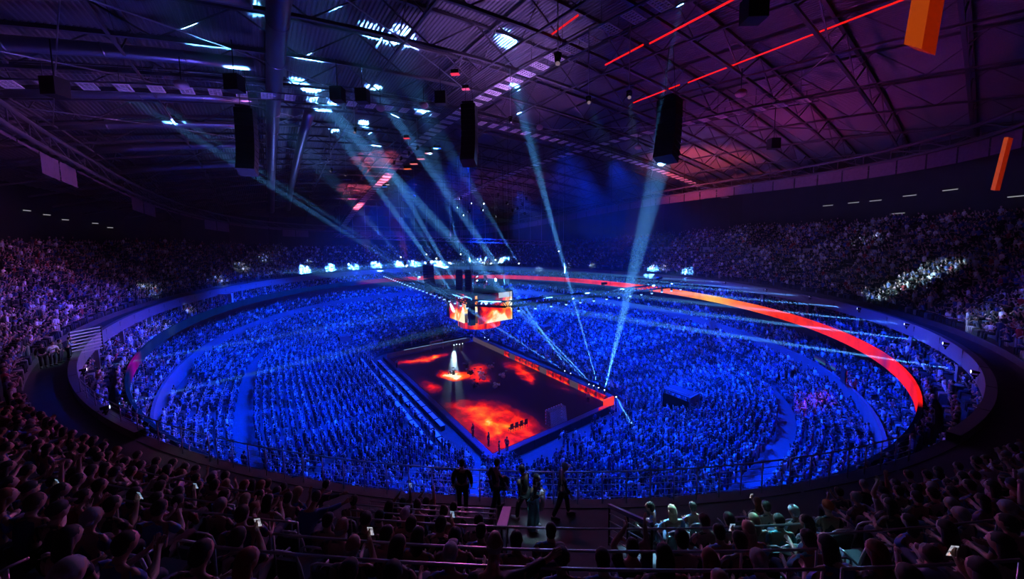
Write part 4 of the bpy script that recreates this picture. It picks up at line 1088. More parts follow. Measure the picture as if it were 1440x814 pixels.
def make_pose(kind):
    stand = kind in ('S', 'W', 'F')
    lean = {'R': .03, 'C': .06, 'P': .02, 'A': .0, 'H': .12, 'L': .34, 'S': 0, 'W': .04, 'F': .06}[kind]
    hz = .93 if stand else .54
    drop = .1 if kind == 'L' else 0
    hip = Vector((-.02 if not stand else 0, 0, hz)); waist = hip+Vector((lean*.3, 0, .18)); chest = hip+Vector((lean*.75, 0, .36-drop*.4)); nb = hip+Vector((lean+.0, 0, .5-drop)); nk = nb+Vector((.015+lean*.2, 0, .05))
    hc = nk+Vector((.03+lean*.25, 0, .112-drop*.3))
    V, E, Rr = [], [], []
    def add(p, r, parent=None):
        V.append(Vector(p)); Rr.append(r)
        if parent is not None: E.append((parent, len(V)-1))
        return len(V)-1
    i_hip = add(hip, .135); i_w = add(waist, .125, i_hip); i_c = add(chest, .145, i_w); i_nb = add(nb, .085, i_c); i_nk = add(nk, .056, i_nb)
    h1 = add(hc+Vector((0, 0, -.05)), .075, i_nk); h2 = add(hc+Vector((-.005, 0, .03)), .088, h1); add(hc+Vector((-.01, 0, .085)), .06, h2)
    arms = {}; hands = {}
    for s in (-1, 1):
        S = nb+Vector((-.01, s*.175, -.045)); D = Vector
        if kind == 'R': El, Hd, fd = S+D((.06, s*.06, -.27)), S+D((.28, s*-.05, -.33)), D((.8, -s*.5, -.2))
        elif kind == 'C': El, Hd, fd = S+D((.13, s*.08, -.22)), S+D((.3, -s*.13, -.06)), D((.5, -s*.15, .8))
        elif kind == 'P': El, Hd, fd = ((S+D((.15, s*.05, -.2)), S+D((.3, -s*.1, .06)), D((.2, -s*.2, .9))) if s < 0 else (S+D((.06, s*.06, -.27)), S+D((.28, -s*.05, -.3)), D((.8, -s*.5, -.2))))
        elif kind == 'A': El, Hd, fd = ((S+D((.06, s*.02, .27)), S+D((.1, s*.0, .53)), D((.15, 0, 1))) if s < 0 else (S+D((.08, s*.08, .2)), S+D((.1, -s*.1, .44)), D((.2, -s*.2, .9))))
        elif kind == 'H': El, Hd, fd = ((S+D((.2, s*.02, -.16)), S+D((.15, -s*.12, .11)), D((-.1, -s*.3, .9))) if s < 0 else (S+D((.1, s*.05, -.26)), S+D((.28, -s*.1, -.28)), D((.8, -s*.5, 0))))
        elif kind == 'L': El, Hd, fd = ((S+D((.12, s*.2, -.02)), S+D((.22, s*.42, .04)), D((.6, s*.6, 0))) if s < 0 else (S+D((.16, s*.05, -.22)), S+D((.38, -s*.03, -.26)), D((.9, 0, -.3))))
        elif kind == 'S': El, Hd, fd = S+D((-.02, s*.07, -.28)), S+D((.06, s*.07, -.53)), D((.2, 0, -1))
        elif kind == 'F': El, Hd, fd = S+D((.05, s*.1, -.27)), S+D((.26, -s*.08, -.18)), D((.6, -s*.6, .3))
        else: El, Hd, fd = S+D((-s*.1, s*.06, -.27)), S+D((-s*.12+.1, s*.07, -.5)), D((.3, 0, -1))
        fd.normalize()
        a = add(S, .068, i_c); e = add(El, .046, a); wpt = El.lerp(Hd, .82)
        w = add(wpt, .031, e); 
        sidev = fd.cross(Vector((0, s, .3))).normalized(); curl = sidev.cross(fd).normalized()
        pm = add(Hd+fd*.02, .034, w)
        for k, (off, ln) in enumerate([(-.03, .068), (-.01, .078), (.01, .073), (.03, .058)]):
            b0 = Hd+fd*.05+sidev*off
            f1 = add(b0, .0105, pm); f2 = add(b0+fd*ln*.55+curl*.008, .0095, f1); add(b0+fd*ln+curl*.03, .008, f2)
        t1 = add(Hd+fd*.01-sidev*.04+curl*.012, .012, pm); add(Hd+fd*.05-sidev*.058+curl*.02, .0095, t1)
        arms[s] = (S, El, wpt); hands[s] = (Hd, fd)
    legs = {}
    for s in (-1, 1):
        if stand:
            st = {'S': 0, 'F': .02, 'W': s*.24}[kind]
            H_, K, A_, T = hip+Vector((0, s*.09, -.06)), Vector((st*.55+.03, s*.1, .5)), Vector((st-.03, s*.1, .09)), Vector((st+.13, s*.12, .035))
        else:
            H_, K, A_, T = hip+Vector((.03, s*.1, -.01)), Vector((.42, s*.13, .53)), Vector((.4, s*.13, .1)), Vector((.56, s*.15, .035))
        a = add(H_, .1, i_hip); k = add(K, .062, a); c = add(K.lerp(A_, .35), .058, k); an = add(A_, .04, c); add(T, .032, an)
        legs[s] = (H_, K, A_, T)
    spine = [(hip.z, hip.x), (waist.z, waist.x), (chest.z, chest.x), (nb.z, nb.x)]
    def sx(z):
        for (z0, x0), (z1, x1) in zip(spine[:-1], spine[1:]):
            if z <= z1: return lerp(x0, x1, max(0, (z-z0)/(z1-z0)))
        return spine[-1][1]
    F = Vector((1, 0, 0))
    def flat(p):
        if hip.z-.12 < p.z < nb.z+.02 and abs(p.y) < .3 and abs(p.x-sx(p.z)) < .2:
            return Vector((sx(p.z)+(p.x-sx(p.z))*.74, p.y*1.12, p.z))
        return p
    def post(p):
        return head_surface(p, hc, F) if (p-hc).length < .17 and p.z > nk.z else flat(p)
    M_ = {}
    M_['body'] = skin_mesh('body', V, E, Rr, 2, [M['skin']], post=post)
    # shirt: torso and upper arms, a little wider than the body
    V, E, Rr = [], [], []
    a = add(hip+Vector((0, 0, -.05)), .15); b = add(waist, .165, a); c = add(chest, .19, b); d = add(nb+Vector((0, 0, -.01)), .1, c)
    for s in (-1, 1):
        S, El, wp = arms[s]; e = add(S+Vector((0, -s*.015, -.01)), .092, c)
        long_ = kind in ('S', 'W', 'L', 'F')
        e2 = add(S.lerp(El, .75), .07, e)
        if long_: e3 = add(El, .056, e2); add(El.lerp(wp, .9), .043, e3)
    M_['shirt'] = skin_mesh('shirt', V, E, Rr, 1, [M['shirt_black']], post=flat)
    V, E, Rr = [], [], []
    a = add(hip+Vector((0, 0, .03)), .146)
    for s in (-1, 1):
        H_, K, A_, T = legs[s]; b = add(H_, .115, a); c = add(K, .08, b); d = add(K.lerp(A_, .5), .072, c); add(A_+Vector((0, 0, .02)), .064, d)
    M_['trousers'] = skin_mesh('trousers', V, E, Rr, 1, [M['denim']], post=flat)
    M_['shoe'] = []
    for s in (-1, 1):
        b = MB(); H_, K, A_, T = legs[s]; b.tube([A_+Vector((-.06, 0, -.04)), A_+Vector((.03, 0, -.03)), T+Vector((-.03, 0, .012)), T+Vector((.05, 0, .0))], [.045, .056, .048, .03], 8)
        M_['shoe'].append(b.mesh('shoe', M['shoe']))
    M_['hc'] = hc; M_['hands'] = hands; M_['nb'] = nb
    # hair styles for this pose
    def hair(style):
        b = MB(); c = hc
        if style == 'bald': b.ellipsoid(c+Vector((-.036, 0, -.02)), (.074, .083, .055), 12, 6)
        elif style in ('cap', 'beanie'):
            b.ellipsoid(c+Vector((-.012, 0, .045)), (.108, .092, .095), 12, 8)
            if style == 'cap': b.tube([c+Vector((.07, 0, .055)), c+Vector((.15, 0, .045)), c+Vector((.175, 0, .038))], [.07, .06, .03], 8, flat=.16, upv=(0, 0, 1))
        else:
            b.ellipsoid(c+Vector((-.018, 0, .022)), (.099, .087, .102), 12, 8)
            if style in ('short', 'grey', 'ginger_short'):
                b.ellipsoid(c+Vector((-.05, 0, -.03)), (.06, .078, .07), 10, 6)
            if style in ('long', 'blond', 'ginger'):
                b.tube([c+Vector((-.035, 0, .02)), c+Vector((-.06, 0, -.07)), c+Vector((-.075, 0, -.17)), c+Vector((-.07, 0, -.26))], [.096, .1, .095, .05], 10, flat=.6, upv=(1, 0, 0))
            if style == 'bun':
                b.ellipsoid(c+Vector((-.05, 0, .14)), (.05, .05, .045), 8, 6); b.ellipsoid(c+Vector((-.05, 0, -.03)), (.055, .075, .06), 10, 6)
        return b.mesh('hair', M['hair_dark'])
    M_['hairf'] = hair; M_['hair'] = {}
    return M_
M['skin'] = mat('skin', (.46, .27, .2), .5, noise=.08, nscale=30)
M['denim'] = mat('denim', (.03, .045, .09), .8); M['shoe'] = mat('shoe', (.05, .05, .055), .6)
M['trousers_black'] = mat('trousers_black', (.012, .012, .015), .8); M['teal_cloth'] = mat('teal_cloth', (.1, .42, .5), .75); M['shoe_white'] = mat('shoe_white', (.75, .75, .78), .6)
for n, c in dict(shirt_black=(.012, .012, .014), shirt_dark=(.03, .03, .04), shirt_navy=(.03, .05, .16), shirt_blue=(.06, .13, .42), shirt_lightblue=(.16, .34, .7), shirt_teal=(.05, .3, .36), shirt_violet=(.22, .1, .32), shirt_white=(.6, .6, .63), shirt_red=(.4, .03, .04)).items():
    M[n] = mat(n, c, .8, noise=.15, nscale=9)
for n, c in dict(hair_dark=(.02, .014, .01), hair_brown=(.07, .035, .02), hair_blond=(.5, .38, .22), hair_ginger=(.22, .06, .025), hair_grey=(.32, .3, .31), cap_pale=(.4, .36, .4), cap_dark=(.04, .04, .05), beanie_red=(.55, .08, .02)).items():
    M[n] = mat(n, c, .75, noise=.25, nscale=40)
def get_pose(k):
    if k not in POSES: POSES[k] = make_pose(k)
    return POSES[k]
def set_mat(o, mt):
    if o.data.materials and o.data.materials[0] == mt: return
    o.material_slots[0].link = 'OBJECT'; o.material_slots[0].material = mt
HAIRMAT = dict(short='hair_dark', long='hair_dark', blond='hair_blond', ginger='hair_ginger', grey='hair_grey', bun='hair_brown', bald='hair_grey', cap='cap_dark', beanie='beanie_red', brown='hair_brown')
def person(x, y, z, yaw, pose, hair, shirt, label, group=None, trousers='denim', hairmat=None, scale=1.0, shoes='shoe', bare=False):
    Mp = get_pose(pose)
    style = 'short' if hair == 'brown' else hair
    if style not in Mp['hair']: Mp['hair'][style] = Mp['hairf'](style)
    root = put('person', Mp['body'], None, (x, y, z), yaw); root.scale = (scale,)*3
    tag(root, label, 'person', group)
    h = put('hair' if style not in ('cap', 'beanie') else 'hat', Mp['hair'][style], root); set_mat(h, M[hairmat or HAIRMAT[hair]])
    s = put('shirt', Mp['shirt'], root); set_mat(s, M['shirt_'+shirt])
    t = put('trousers', Mp['trousers'], root); set_mat(t, M[trousers])
    if shoes:
        for sm_ in Mp['shoe']: sh = put('shoe', sm_, root); set_mat(sh, M[shoes])
    return root
def phone_for(root, pose, label, color=(.35, .5, .8), tilt=0.25, side=-1, strength=.9, hand_off=(.045, 0, .075)):
    hd, fd = POSES[pose]['hands'][side]
    p = root.matrix_basis @ (hd+Vector(hand_off))
    ph = empty('phone', p, root.rotation_euler.z); ph.rotation_euler = (0, -tilt, root.rotation_euler.z); tag(ph, label, 'phone')
    b = MB(); b.box((0, 0, 0), (.009, .074, .15)); b.build('case', M['black'], ph)
    b = MB(); b.box((-.006, 0, .0), (.003, .066, .138)); b.build('display', screen_mat(color, strength), ph)
def screen_mat(c, s):
    mt = bpy.data.materials.new('phone_display'); mt.use_nodes = True; nt = mt.node_tree; b = nt.nodes['Principled BSDF']
    tc = nt.nodes.new('ShaderNodeTexCoord'); nz = nt.nodes.new('ShaderNodeTexNoise'); nz.inputs['Scale'].default_value = 30
    nt.links.new(tc.outputs['Object'], nz.inputs['Vector'])
    r = ramp_node(nt, [(.35, (.02, .02, .03)), (.5, c), (.62, (.8, .85, 1)), (.68, (1, .2, .03))]); nt.links.new(nz.outputs[0], r.inputs[0])
    nt.links.new(r.outputs[0], b.inputs['Emission Color']); b.inputs['Emission Strength'].default_value = s
    return mt
# ------------------------------------------------------------------ seats of the upper tier
M['seat_tube'] = mat('seat_tube', (.7, .72, .76), .35, .3)
sm = MB(); sm.box((0, 0, .43), (.44, .46, .05)); SEAT_PAN = sm.mesh('seat', M['seat_shell'])
sm = MB(); sm.box((-.235, 0, .68), (.035, .44, .42), mat=Matrix.Rotation(-.14, 3, 'Y')); SEAT_BACK = sm.mesh('backrest', M['seat_shell'])
sm = MB(); sm.tube([(-.19, -.25, .42), (-.25, -.25, .78), (-.275, -.215, .97), (-.28, -.13, 1.01), (-.28, .13, 1.01), (-.275, .215, .97), (-.25, .25, .78), (-.19, .25, .42)], .017, 6); SEAT_FRAME = sm.mesh('frame', M['seat_tube'])
sm = MB(); sm.tube([(-.24, 0, .64), (.0, 0, .66), (.14, 0, .63)], .018, 6); sm.tube([(-.02, 0, .65), (-.05, 0, .0)], .022, 6); SEAT_ARM = sm.mesh('armrest', M['steel'])
def arena_seat(x, y, z, yaw, label, group):
    root = empty('arena_seat', (x, y, z), yaw); tag(root, label, 'chair', group)
    put('seat', SEAT_PAN, root); put('backrest', SEAT_BACK, root); put('frame', SEAT_FRAME, root); put('armrest', SEAT_ARM, root, (0, .27, 0))
    return root
def inward(x, y):
    ph = phi_of(Vector((x, y, 0))); t = oval(RA, RB, RN, ph+.005)-oval(RA, RB, RN, ph-.005)
    return math.atan2(t.x, -t.y)
PEOPLE = [
    (48.52, -30.36, 5, 'R', 'bald', 'dark', 'bald spectator with a pink lit head left of the phone holder'),
    (45.26, -29.65, 1, 'R', 'short', 'black', 'dark spectator beside the walkway with shoulders against the blue crowd'),
    (47.96, -29.92, 4, 'R', 'cap', 'black', 'spectator with rounded dark cap below the tall dark one'),
    (47.32, -29.56, 3, 'R', 'short', 'black', 'dark round head just left of the fair haired one'),
    (46.64, -29.21, 2, 'R', 'long', 'dark', 'long haired spectator with light parting, hand up at the cheek'),
    (47.64, -29.19, 3, 'R', 'cap', 'black', 'spectator in pale topped cap near the walkway'),
    (46.32, -28.50, 1, 'R', 'bun', 'black', 'fair haired spectator with a bun in the front row'),
    (48.46, -29.35, 4, 'R', 'short', 'black', 'dark short haired spectator behind the pale cap'),
    (45.33, -28.52, 0, 'A', 'short', 'black', 'spectator holding a phone high with both hands toward the court'),
    (45.73, -28.06, 0, 'A', 'short', 'dark', 'spectator with an orange lit raised forearm in the front row'),
    (47.41, -28.34, 2, 'R', 'bun', 'black', 'dark spectator leaning beside the raised orange forearm'),
    (46.87, -27.86, 1, 'R', 'short', 'black', 'dark spectator right behind the walkway, head bent'),
    (48.77, -28.97, 4, 'P', 'short', 'black', 'spectator filming with a phone held beside the head'),
    (49.60, -29.12, 5, 'R', 'short', 'dark', 'spectator with pink lit fingers at the ear'),
    (50.24, -29.48, 6, 'R', 'cap', 'blue', 'spectator with a pink rimmed hat and pale blue back'),
    (49.26, -29.52, 5, 'R', 'long', 'blue', 'spectator with long pale blue lit hair, second rail'),
    (49.83, -29.96, 6, 'R', 'long', 'black', 'spectator with wide dark hair behind the round head'),
    (50.59, -30.20, 7, 'R', 'short', 'navy', 'large dark head with blue lit collar, centre of the dark block'),
    (48.96, -29.87, 5, 'R', 'short', 'dark', 'dark spectator between the two long haired ones'),
    (49.49, -30.36, 6, 'P', 'bald', 'dark', 'spectator with violet lit scalp looking down at a bright phone'),
    (50.31, -30.53, 7, 'R', 'short', 'dark', 'curly dark spectator at the lowest rail on the dark side'),
    (51.24, -30.53, 8, 'R', 'long', 'blue', 'spectator with a pale blue scarf end beside the phone reader'),
    (48.52, -28.14, 3, 'R', 'short', 'black', 'spectator half hidden behind the dark pair head'),
    (49.19, -28.48, 4, 'R', 'short', 'blue', 'spectator with round head and blue lit shoulders by the pink board'),
    (51.14, -29.51, 7, 'L', 'bald', 'dark', 'bald man with pink head stretching his arm sideways'),
    (50.13, -28.47, 5, 'R', 'short', 'dark', 'spectator with reddish dark hair right of the pink board'),
    (49.87, -27.61, 4, 'R', 'short', 'blue', 'tall headed spectator alone in front of the empty stair'),
    (51.03, -28.49, 6, 'R', 'cap', 'blue', 'spectator in blue shirt with a cap worn backward, strap showing'),
    (51.31, -28.13, 6, 'R', 'short', 'blue', 'grey haired spectator in blue shirt beside the backward cap'),
    (51.07, -27.24, 5, 'A', 'short', 'dark', 'spectator stretching one bare arm straight up with a closed hand'),
    (51.72, -27.58, 6, 'R', 'long', 'dark', 'spectator with big bushy dark hair and blue lit ear'),
    (49.20, -23.68, 0, 'R', 'short', 'lightblue', 'man in bright blue shirt turned sideways in the lit row'),
    (49.86, -23.97, 1, 'R', 'blond', 'lightblue', 'blond woman seen from behind in the lit row'),
    (49.76, -22.81, 0, 'R', 'short', 'lightblue', 'pale faced man looking aside at the end of the lit row'),
    (51.46, -26.70, 5, 'R', 'short', 'dark', 'dark head behind the lit blond woman'),
    (50.97, -24.92, 3, 'R', 'short', 'black', 'black silhouetted head below the lit railing'),
    (51.44, -25.50, 4, 'R', 'short', 'lightblue', 'short haired man with bright blue shoulder past the railing'),
    (51.21, -24.54, 3, 'R', 'short', 'dark', 'dark head tucked behind the bright blue shoulder'),
    (51.91, -26.07, 5, 'P', 'short', 'black', 'spectator filming with a small bright phone held sideways'),
    (51.70, -25.13, 4, 'R', 'blond', 'lightblue', 'blond child sized head in the cyan light'),
    (51.47, -24.15, 3, 'R', 'blond', 'lightblue', 'light blond head below the other blond one'),
    (51.72, -23.78, 3, 'R', 'short', 'teal', 'lit man with side face turned toward the court, teal shirt'),
    (50.64, -21.39, 0, 'P', 'ginger', 'dark', 'reddish haired spectator raising a tiny phone beside the walkway'),
    (51.64, -22.54, 2, 'R', 'grey', 'dark', 'bent spectator with grey violet hair behind an empty chair frame'),
    (52.32, -24.20, 4, 'H', 'long', 'navy', 'woman with hand at her mouth looking toward the court'),
    (52.02, -21.91, 2, 'R', 'beanie', 'dark', 'spectator in an orange red knitted hat'),
    (52.02, -27.18, 6, 'R', 'ginger', 'dark', 'red brown haired spectator close to the lower rail'),
    (52.42, -27.85, 7, 'R', 'bald', 'dark', 'violet lit round head lowest beside the railings'),
    (52.34, -26.75, 6, 'R', 'grey', 'blue', 'spectator with violet grey hair and blue shirt by the cyan lamp row'),
    (52.45, -25.30, 5, 'R', 'short', 'teal', 'dark haired spectator in teal top, arms resting on the rail'),
    (52.86, -26.00, 6, 'H', 'long', 'blue', 'large dark haired spectator hiding the face behind one hand, blue sleeve'),
    (53.10, -25.62, 6, 'R', 'ginger', 'dark', 'spectator with orange lit hair half behind the rail'),
    (53.38, -26.52, 7, 'R', 'short', 'dark', 'spectator with a pale violet side face at the bottom edge'),
    (53.52, -23.62, 5, 'R', 'long', 'dark', 'spectator framed by a chair back, hands folded at the chin'),
    (53.64, -22.01, 4, 'R', 'grey', 'dark', 'spectator with violet rim on a broad dark head'),
    (53.52, -20.74, 3, 'R', 'grey', 'dark', 'spectator with pale grey hair behind the broad dark head'),
    (54.09, -21.20, 4, 'R', 'grey', 'dark', 'tall spectator with a violet curly head near the edge'),
    (54.02, -22.79, 5, 'R', 'short', 'dark', 'man with clear side face and dark jacket near the edge'),
    (53.75, -25.96, 7, 'P', 'long', 'dark', 'spectator filming with a glowing phone between raised hands'),
    (53.89, -27.04, 8, 'R', 'long', 'dark', 'long haired spectator at the lower edge behind the phone'),
    (53.92, -24.33, 6, 'R', 'long', 'dark', 'spectator with reddish long hair beside the phone'),
    (52.94, -21.77, 3, 'H', 'long', 'dark', 'spectator with pinkish face and bent head above the chair frames'),
    (52.71, -20.70, 2, 'R', 'long', 'dark', 'dark haired spectator just behind the pinkish face'),
    (53.26, -19.65, 2, 'R', 'short', 'dark', 'spectator with a violet lit ear two rows above the chair frames'),
    (53.06, -20.04, 2, 'R', 'short', 'black', 'dark spectator between the violet ear and pinkish face'),
    (52.19, -20.15, 1, 'R', 'grey', 'dark', 'violet haired spectator near the walkway past the knitted hat'),
    (51.79, -19.35, 0, 'C', 'short', 'dark', 'spectator raising both hands past the knitted hat'),
    (35.26, -37.78, 1, 'R', 'cap', 'blue', 'man in blue with a tall flat cap, arm stretched along the rail'),
    (38.86, -36.20, 2, 'R', 'long', 'violet', 'woman in violet wrap leaning on the curved row rail'),
    (37.76, -36.12, 1, 'R', 'short', 'black', 'dark spectator beside the walkway, first of four in profile'),
    (38.22, -35.78, 1, 'R', 'short', 'dark', 'spectator with violet profile, second of four by the walkway'),
    (37.09, -35.71, 0, 'R', 'long', 'dark', 'spectator with pale profile, third of four by the walkway'),
    (37.71, -35.27, 0, 'R', 'ginger', 'dark', 'spectator with reddish ringed hair, fourth of four by the walkway'),
    (39.79, -34.62, 1, 'C', 'short', 'lightblue', 'man in light blue shirt clapping close before the walkway'),
    (41.69, -34.00, 2, 'R', 'short', 'dark', 'spectator just past the clapping man in light blue'),
    (39.31, -34.07, 0, 'R', 'long', 'dark', 'long haired spectator with pink cheek by the walkway end'),
    (42.49, -33.31, 2, 'R', 'short', 'dark', 'spectator bending below the pink cheeked one'),
    (36.52, -37.83, 2, 'R', 'short', 'dark', 'spectator with dim red face at the very edge row'),
    (41.96, -35.64, 4, 'R', 'long', 'dark', 'spectator with a red rimmed bent arm at the edge'),
    (43.98, -34.90, 5, 'C', 'short', 'dark', 'spectator clapping with pink hands at the edge'),
    (44.49, -34.44, 5, 'P', 'cap', 'blue', 'big man in blue shirt and cap holding a camera up'),
    (47.01, -33.04, 6, 'R', 'grey', 'navy', 'man with violet grey hair looking at the court'),
    (48.64, -32.38, 7, 'C', 'short', 'blue', 'man in blue shirt with hand raised before his chest'),
    (46.47, -32.57, 5, 'C', 'short', 'lightblue', 'man in light blue shirt with joined hands over the row rail'),
    (44.08, -33.82, 4, 'R', 'short', 'dark', 'spectator with thin pink profile behind the violet haired man'),
    (45.85, -33.17, 5, 'P', 'short', 'dark', 'spectator reading a bluish phone behind the man in blue'),
    (49.30, -31.68, 7, 'R', 'short', 'dark', 'large dark head with violet side light near the lowest row'),
    (46.09, -31.90, 4, 'R', 'grey', 'dark', 'older spectator with violet forehead looking aside'),
    (41.10, -32.60, 0, 'R', 'cap', 'blue', 'spectator in light blue with bright cap near the front rail'),
    (41.43, -32.31, 0, 'R', 'short', 'blue', 'spectator in blue leaning beside the bright cap'),
    (44.21, -31.73, 2, 'L', 'ginger', 'blue', 'spectator in blue bending forward, red edged hair'),
    (46.57, -31.42, 4, 'R', 'ginger', 'dark', 'spectator with red lit long hair before a chair back'),
    (44.53, -31.43, 2, 'R', 'short', 'dark', 'spectator with pale pink profile next to the bending one'),
    (43.81, -31.12, 1, 'R', 'short', 'dark', 'short haired spectator with pink jaw beyond the pale profile'),
    (45.04, -30.91, 2, 'R', 'short', 'dark', 'dark round head near the leaning man'),
    (46.26, -30.71, 3, 'L', 'short', 'blue', 'man in blue leaning deeply with red lit cheek'),
    (43.51, -30.40, 0, 'L', 'short', 'dark', 'dark leaning spectator with red rimmed back near the front rail'),
    (49.63, -31.32, 7, 'R', 'ginger', 'blue', 'spectator with a pink lit cheek at the lower edge'),
    (49.65, -32.36, 8, 'R', 'grey', 'dark', 'top of a violet head at the bottom edge'),
    (44.21, -32.73, 3, 'P', 'short', 'dark', 'spectator below the curved rail filming with a bluish phone'),
    (48.53, -31.45, 6, 'P', 'short', 'dark', 'spectator raising a glowing phone above the empty chairs'),
    (47.52, -30.42, 4, 'R', 'short', 'dark', 'dark spectator beside the bent chair rail'),
    (51.05, -22.14, 1, 'R', 'short', 'dark', 'dark spectator with folded arms beside the first empty chair'),
]
EMPTY_SEATS = [(49.99, -22.46, 0), (50.33, -21.92, 0), (50.68, -21.33, 0), (51.04, -22.16, 1), (51.28, -21.72, 1), (51.51, -21.35, 1), (51.77, -22.31, 2), (52.07, -21.83, 2), (52.37, -21.33, 2), (51.65, -23.91, 3), (52.75, -23.47, 4), (52.73, -22.12, 3), (53.41, -23.82, 5), (53.55, -23.57, 5), (54.18, -22.52, 5), (52.99, -25.78, 6), (39.86, -36.37, 3), (40.04, -35.33, 2), (40.28, -35.15, 2), (47.66, -33.4, 7), (47.6, -32.42, 6), (48.94, -32.08, 7), (47.05, -31.97, 5), (46.65, -31.33, 4), (45.73, -30.22, 2), (48.03, -30.91, 5), (48.51, -31.46, 6), (46.41, -30.55, 3)]
def row_z(k): return RZ+RISE*(k+1)
placed = []
zc_ = {}
NUM = ['one', 'two', 'three', 'four', 'five', 'six', 'seven', 'eight', 'nine', 'ten', 'eleven', 'twelve', 'thirteen']
prnd = random.Random(11)
PHONES = {'spectator filming with a phone held beside the head': 'bluish lit phone by the dark head in the middle of the dark block', 'spectator with violet lit scalp looking down at a bright phone': 'bright white phone in the lap row at the dark side',
 'spectator filming with a small bright phone held sideways': 'small bright phone in the cyan lit area', 'reddish haired spectator raising a tiny phone beside the walkway': 'tiny pale phone raised by the reddish haired spectator',
 'spectator filming with a glowing phone between raised hands': 'glowing orange and white phone near the edge', 'spectator below the curved rail filming with a bluish phone': 'bluish phone held up below the curved rail',
 'spectator raising a glowing phone above the empty chairs': 'glowing red and white phone above the empty chairs', 'spectator reading a bluish phone behind the man in blue': 'cyan lit phone behind the man in blue', 'big man in blue shirt and cap holding a camera up': 'dark camera screen held up by the big man in blue',
 'spectator holding a phone high with both hands toward the court': 'phone held high before the blue crowd'}
for (x, y, k, pose, hair, shirt, label) in PEOPLE:
    yaw = inward(x, y)+prnd.gauss(0, .12)
    iw = inward(x, y); x -= .12*math.cos(iw); y -= .12*math.sin(iw)
    z = row_z(k); sc = prnd.uniform(.97, 1.04)
    if 'man in bright blue shirt turned' in label: yaw += .9
    if 'arm stretched along' in label: yaw -= .2
    hm = 'cap_pale' if ('pale' in label or 'bright cap' in label or 'pink rimmed' in label) and hair == 'cap' else None
    r = person(x, y, z, yaw, pose, hair, shirt, label, None, prnd.choice(['denim', 'trousers_black']), hm, sc)
    zone = 'before the blue stands' if y > -30.4 and y < -26 else 'toward the orange box' if y >= -26 else 'toward the dark curve'
    zc_[(k, zone)] = zc_.get((k, zone), 0)+1
    arena_seat(x, y, z, inward(x, y), 'occupied chrome framed seat %s, row %s up, %s taken' % (zone, NUM[k], ORDN[zc_[(k, zone)]-1]), 'occupied seats, row %d' % (k+1))
    placed.append((x, y, k))
    if label in PHONES: phone_for(r, pose, PHONES[label], (.3, .55, .9) if 'blu' in PHONES[label] or 'cyan' in PHONES[label] else (.5, .5, .6) if 'dark camera' not in PHONES[label] else (.05, .05, .06))
ORD = ['first', 'second', 'third', 'fourth', 'fifth', 'sixth', 'seventh', 'eighth', 'ninth', 'tenth', 'eleventh', 'twelfth', 'thirteenth', 'fourteenth', 'fifteenth', 'sixteenth']
ne = 0; ec = {}
for (x, y, k) in EMPTY_SEATS:
    if any(k == b and math.hypot(x-a, y-c) < .5 for a, c, b in placed): continue
    s = 'beside the lit row' if y > -23.5 and k < 3 else 'under the orange box' if y > -24.5 else 'by the dark curve'
    arena_seat(x, y, row_z(k), inward(x, y), 'empty chrome framed seat in row %s up, %s, %s there' % (NUM[k], s, ORDN[ec.setdefault((k, s), 0)]), 'empty seats, row %d' % (k+1)); placed.append((x, y, k)); ne += 1; ec[(k, s)] += 1
# the nearest further spectators to either side, one by one
HN = [('short', 'dark haired', .4), ('long', 'long haired', .22), ('brown', 'brown haired', .12), ('grey', 'grey haired', .1), ('ginger', 'red haired', .05), ('blond', 'blond', .05), ('cap', 'capped', .06)]
PN = {'R': 'sitting still', 'C': 'clapping', 'P': 'one hand raised', 'H': 'hand at face', 'A': 'arms up', 'L': 'leaning'}
SN = [('black', 'black'), ('dark', 'dark grey'), ('navy', 'navy'), ('blue', 'blue'), ('lightblue', 'light blue'), ('violet', 'violet'), ('white', 'white'), ('red', 'red')]
cand = []
for (p, yaw, k) in slots_up:
    h = Vector((p.x, p.y, p.z+1.2)); d = (h-CAM).length
    if d > 24 or d < 2.2: continue
    u, v, zz = cam_px(h)
    if zz < .5 or not (-25 < u < 1465 and v < 825): continue
    if 440 < u < 1010 and v > 640: continue
    if 1010 <= u < 1240 and v > 690: continue
    if 1280 < u < 1345 and v > 735: continue
    if any(abs(k-b) < 1 and math.hypot(p.x-a, p.y-c) < .5 for a, c, b in placed): continue
    cand.append((d, p, yaw, k, u))
cand.sort(key=lambda c: c[0])
used = set(); n = 0; cnt = {}
for d, p, yaw, k, u in cand:
    if n >= 300-len(PEOPLE)-12: break
    side = 'duct side' if u < 720 else 'orange box side'
    cnt[(side, k)] = cnt.get((side, k), 0)+1
    if prnd.random() < (.22 if d < 9 else .1): used.add((round(p.x, 3), round(p.y, 3))); continue
    hs = prnd.choices(HN, [h[2] for h in HN])[0]; sh = prnd.choice(SN); po = prnd.choices('RCPHAL', [45, 28, 7, 10, 4, 6])[0]
    sn = cnt[(side, k)]
    seatn = ORD[sn-1] if sn <= 16 else '%dth' % sn
    person(p.x, p.y, p.z, yaw+prnd.gauss(0, .2), po, hs[0], sh[0], '%s spectator in %s, %s, row %s, seat %s, %s' % (hs[1], sh[1], PN[po], ORD[k] if k < 16 else 'top', seatn, side), 'spectators of the upper tier, '+side, prnd.choice(['denim', 'trousers_black']), None, prnd.uniform(.95, 1.05), None)
    used.add((round(p.x, 3), round(p.y, 3))); n += 1
print('individual fill', n, 'empty seats', ne)
for (x, y, k) in placed: pass
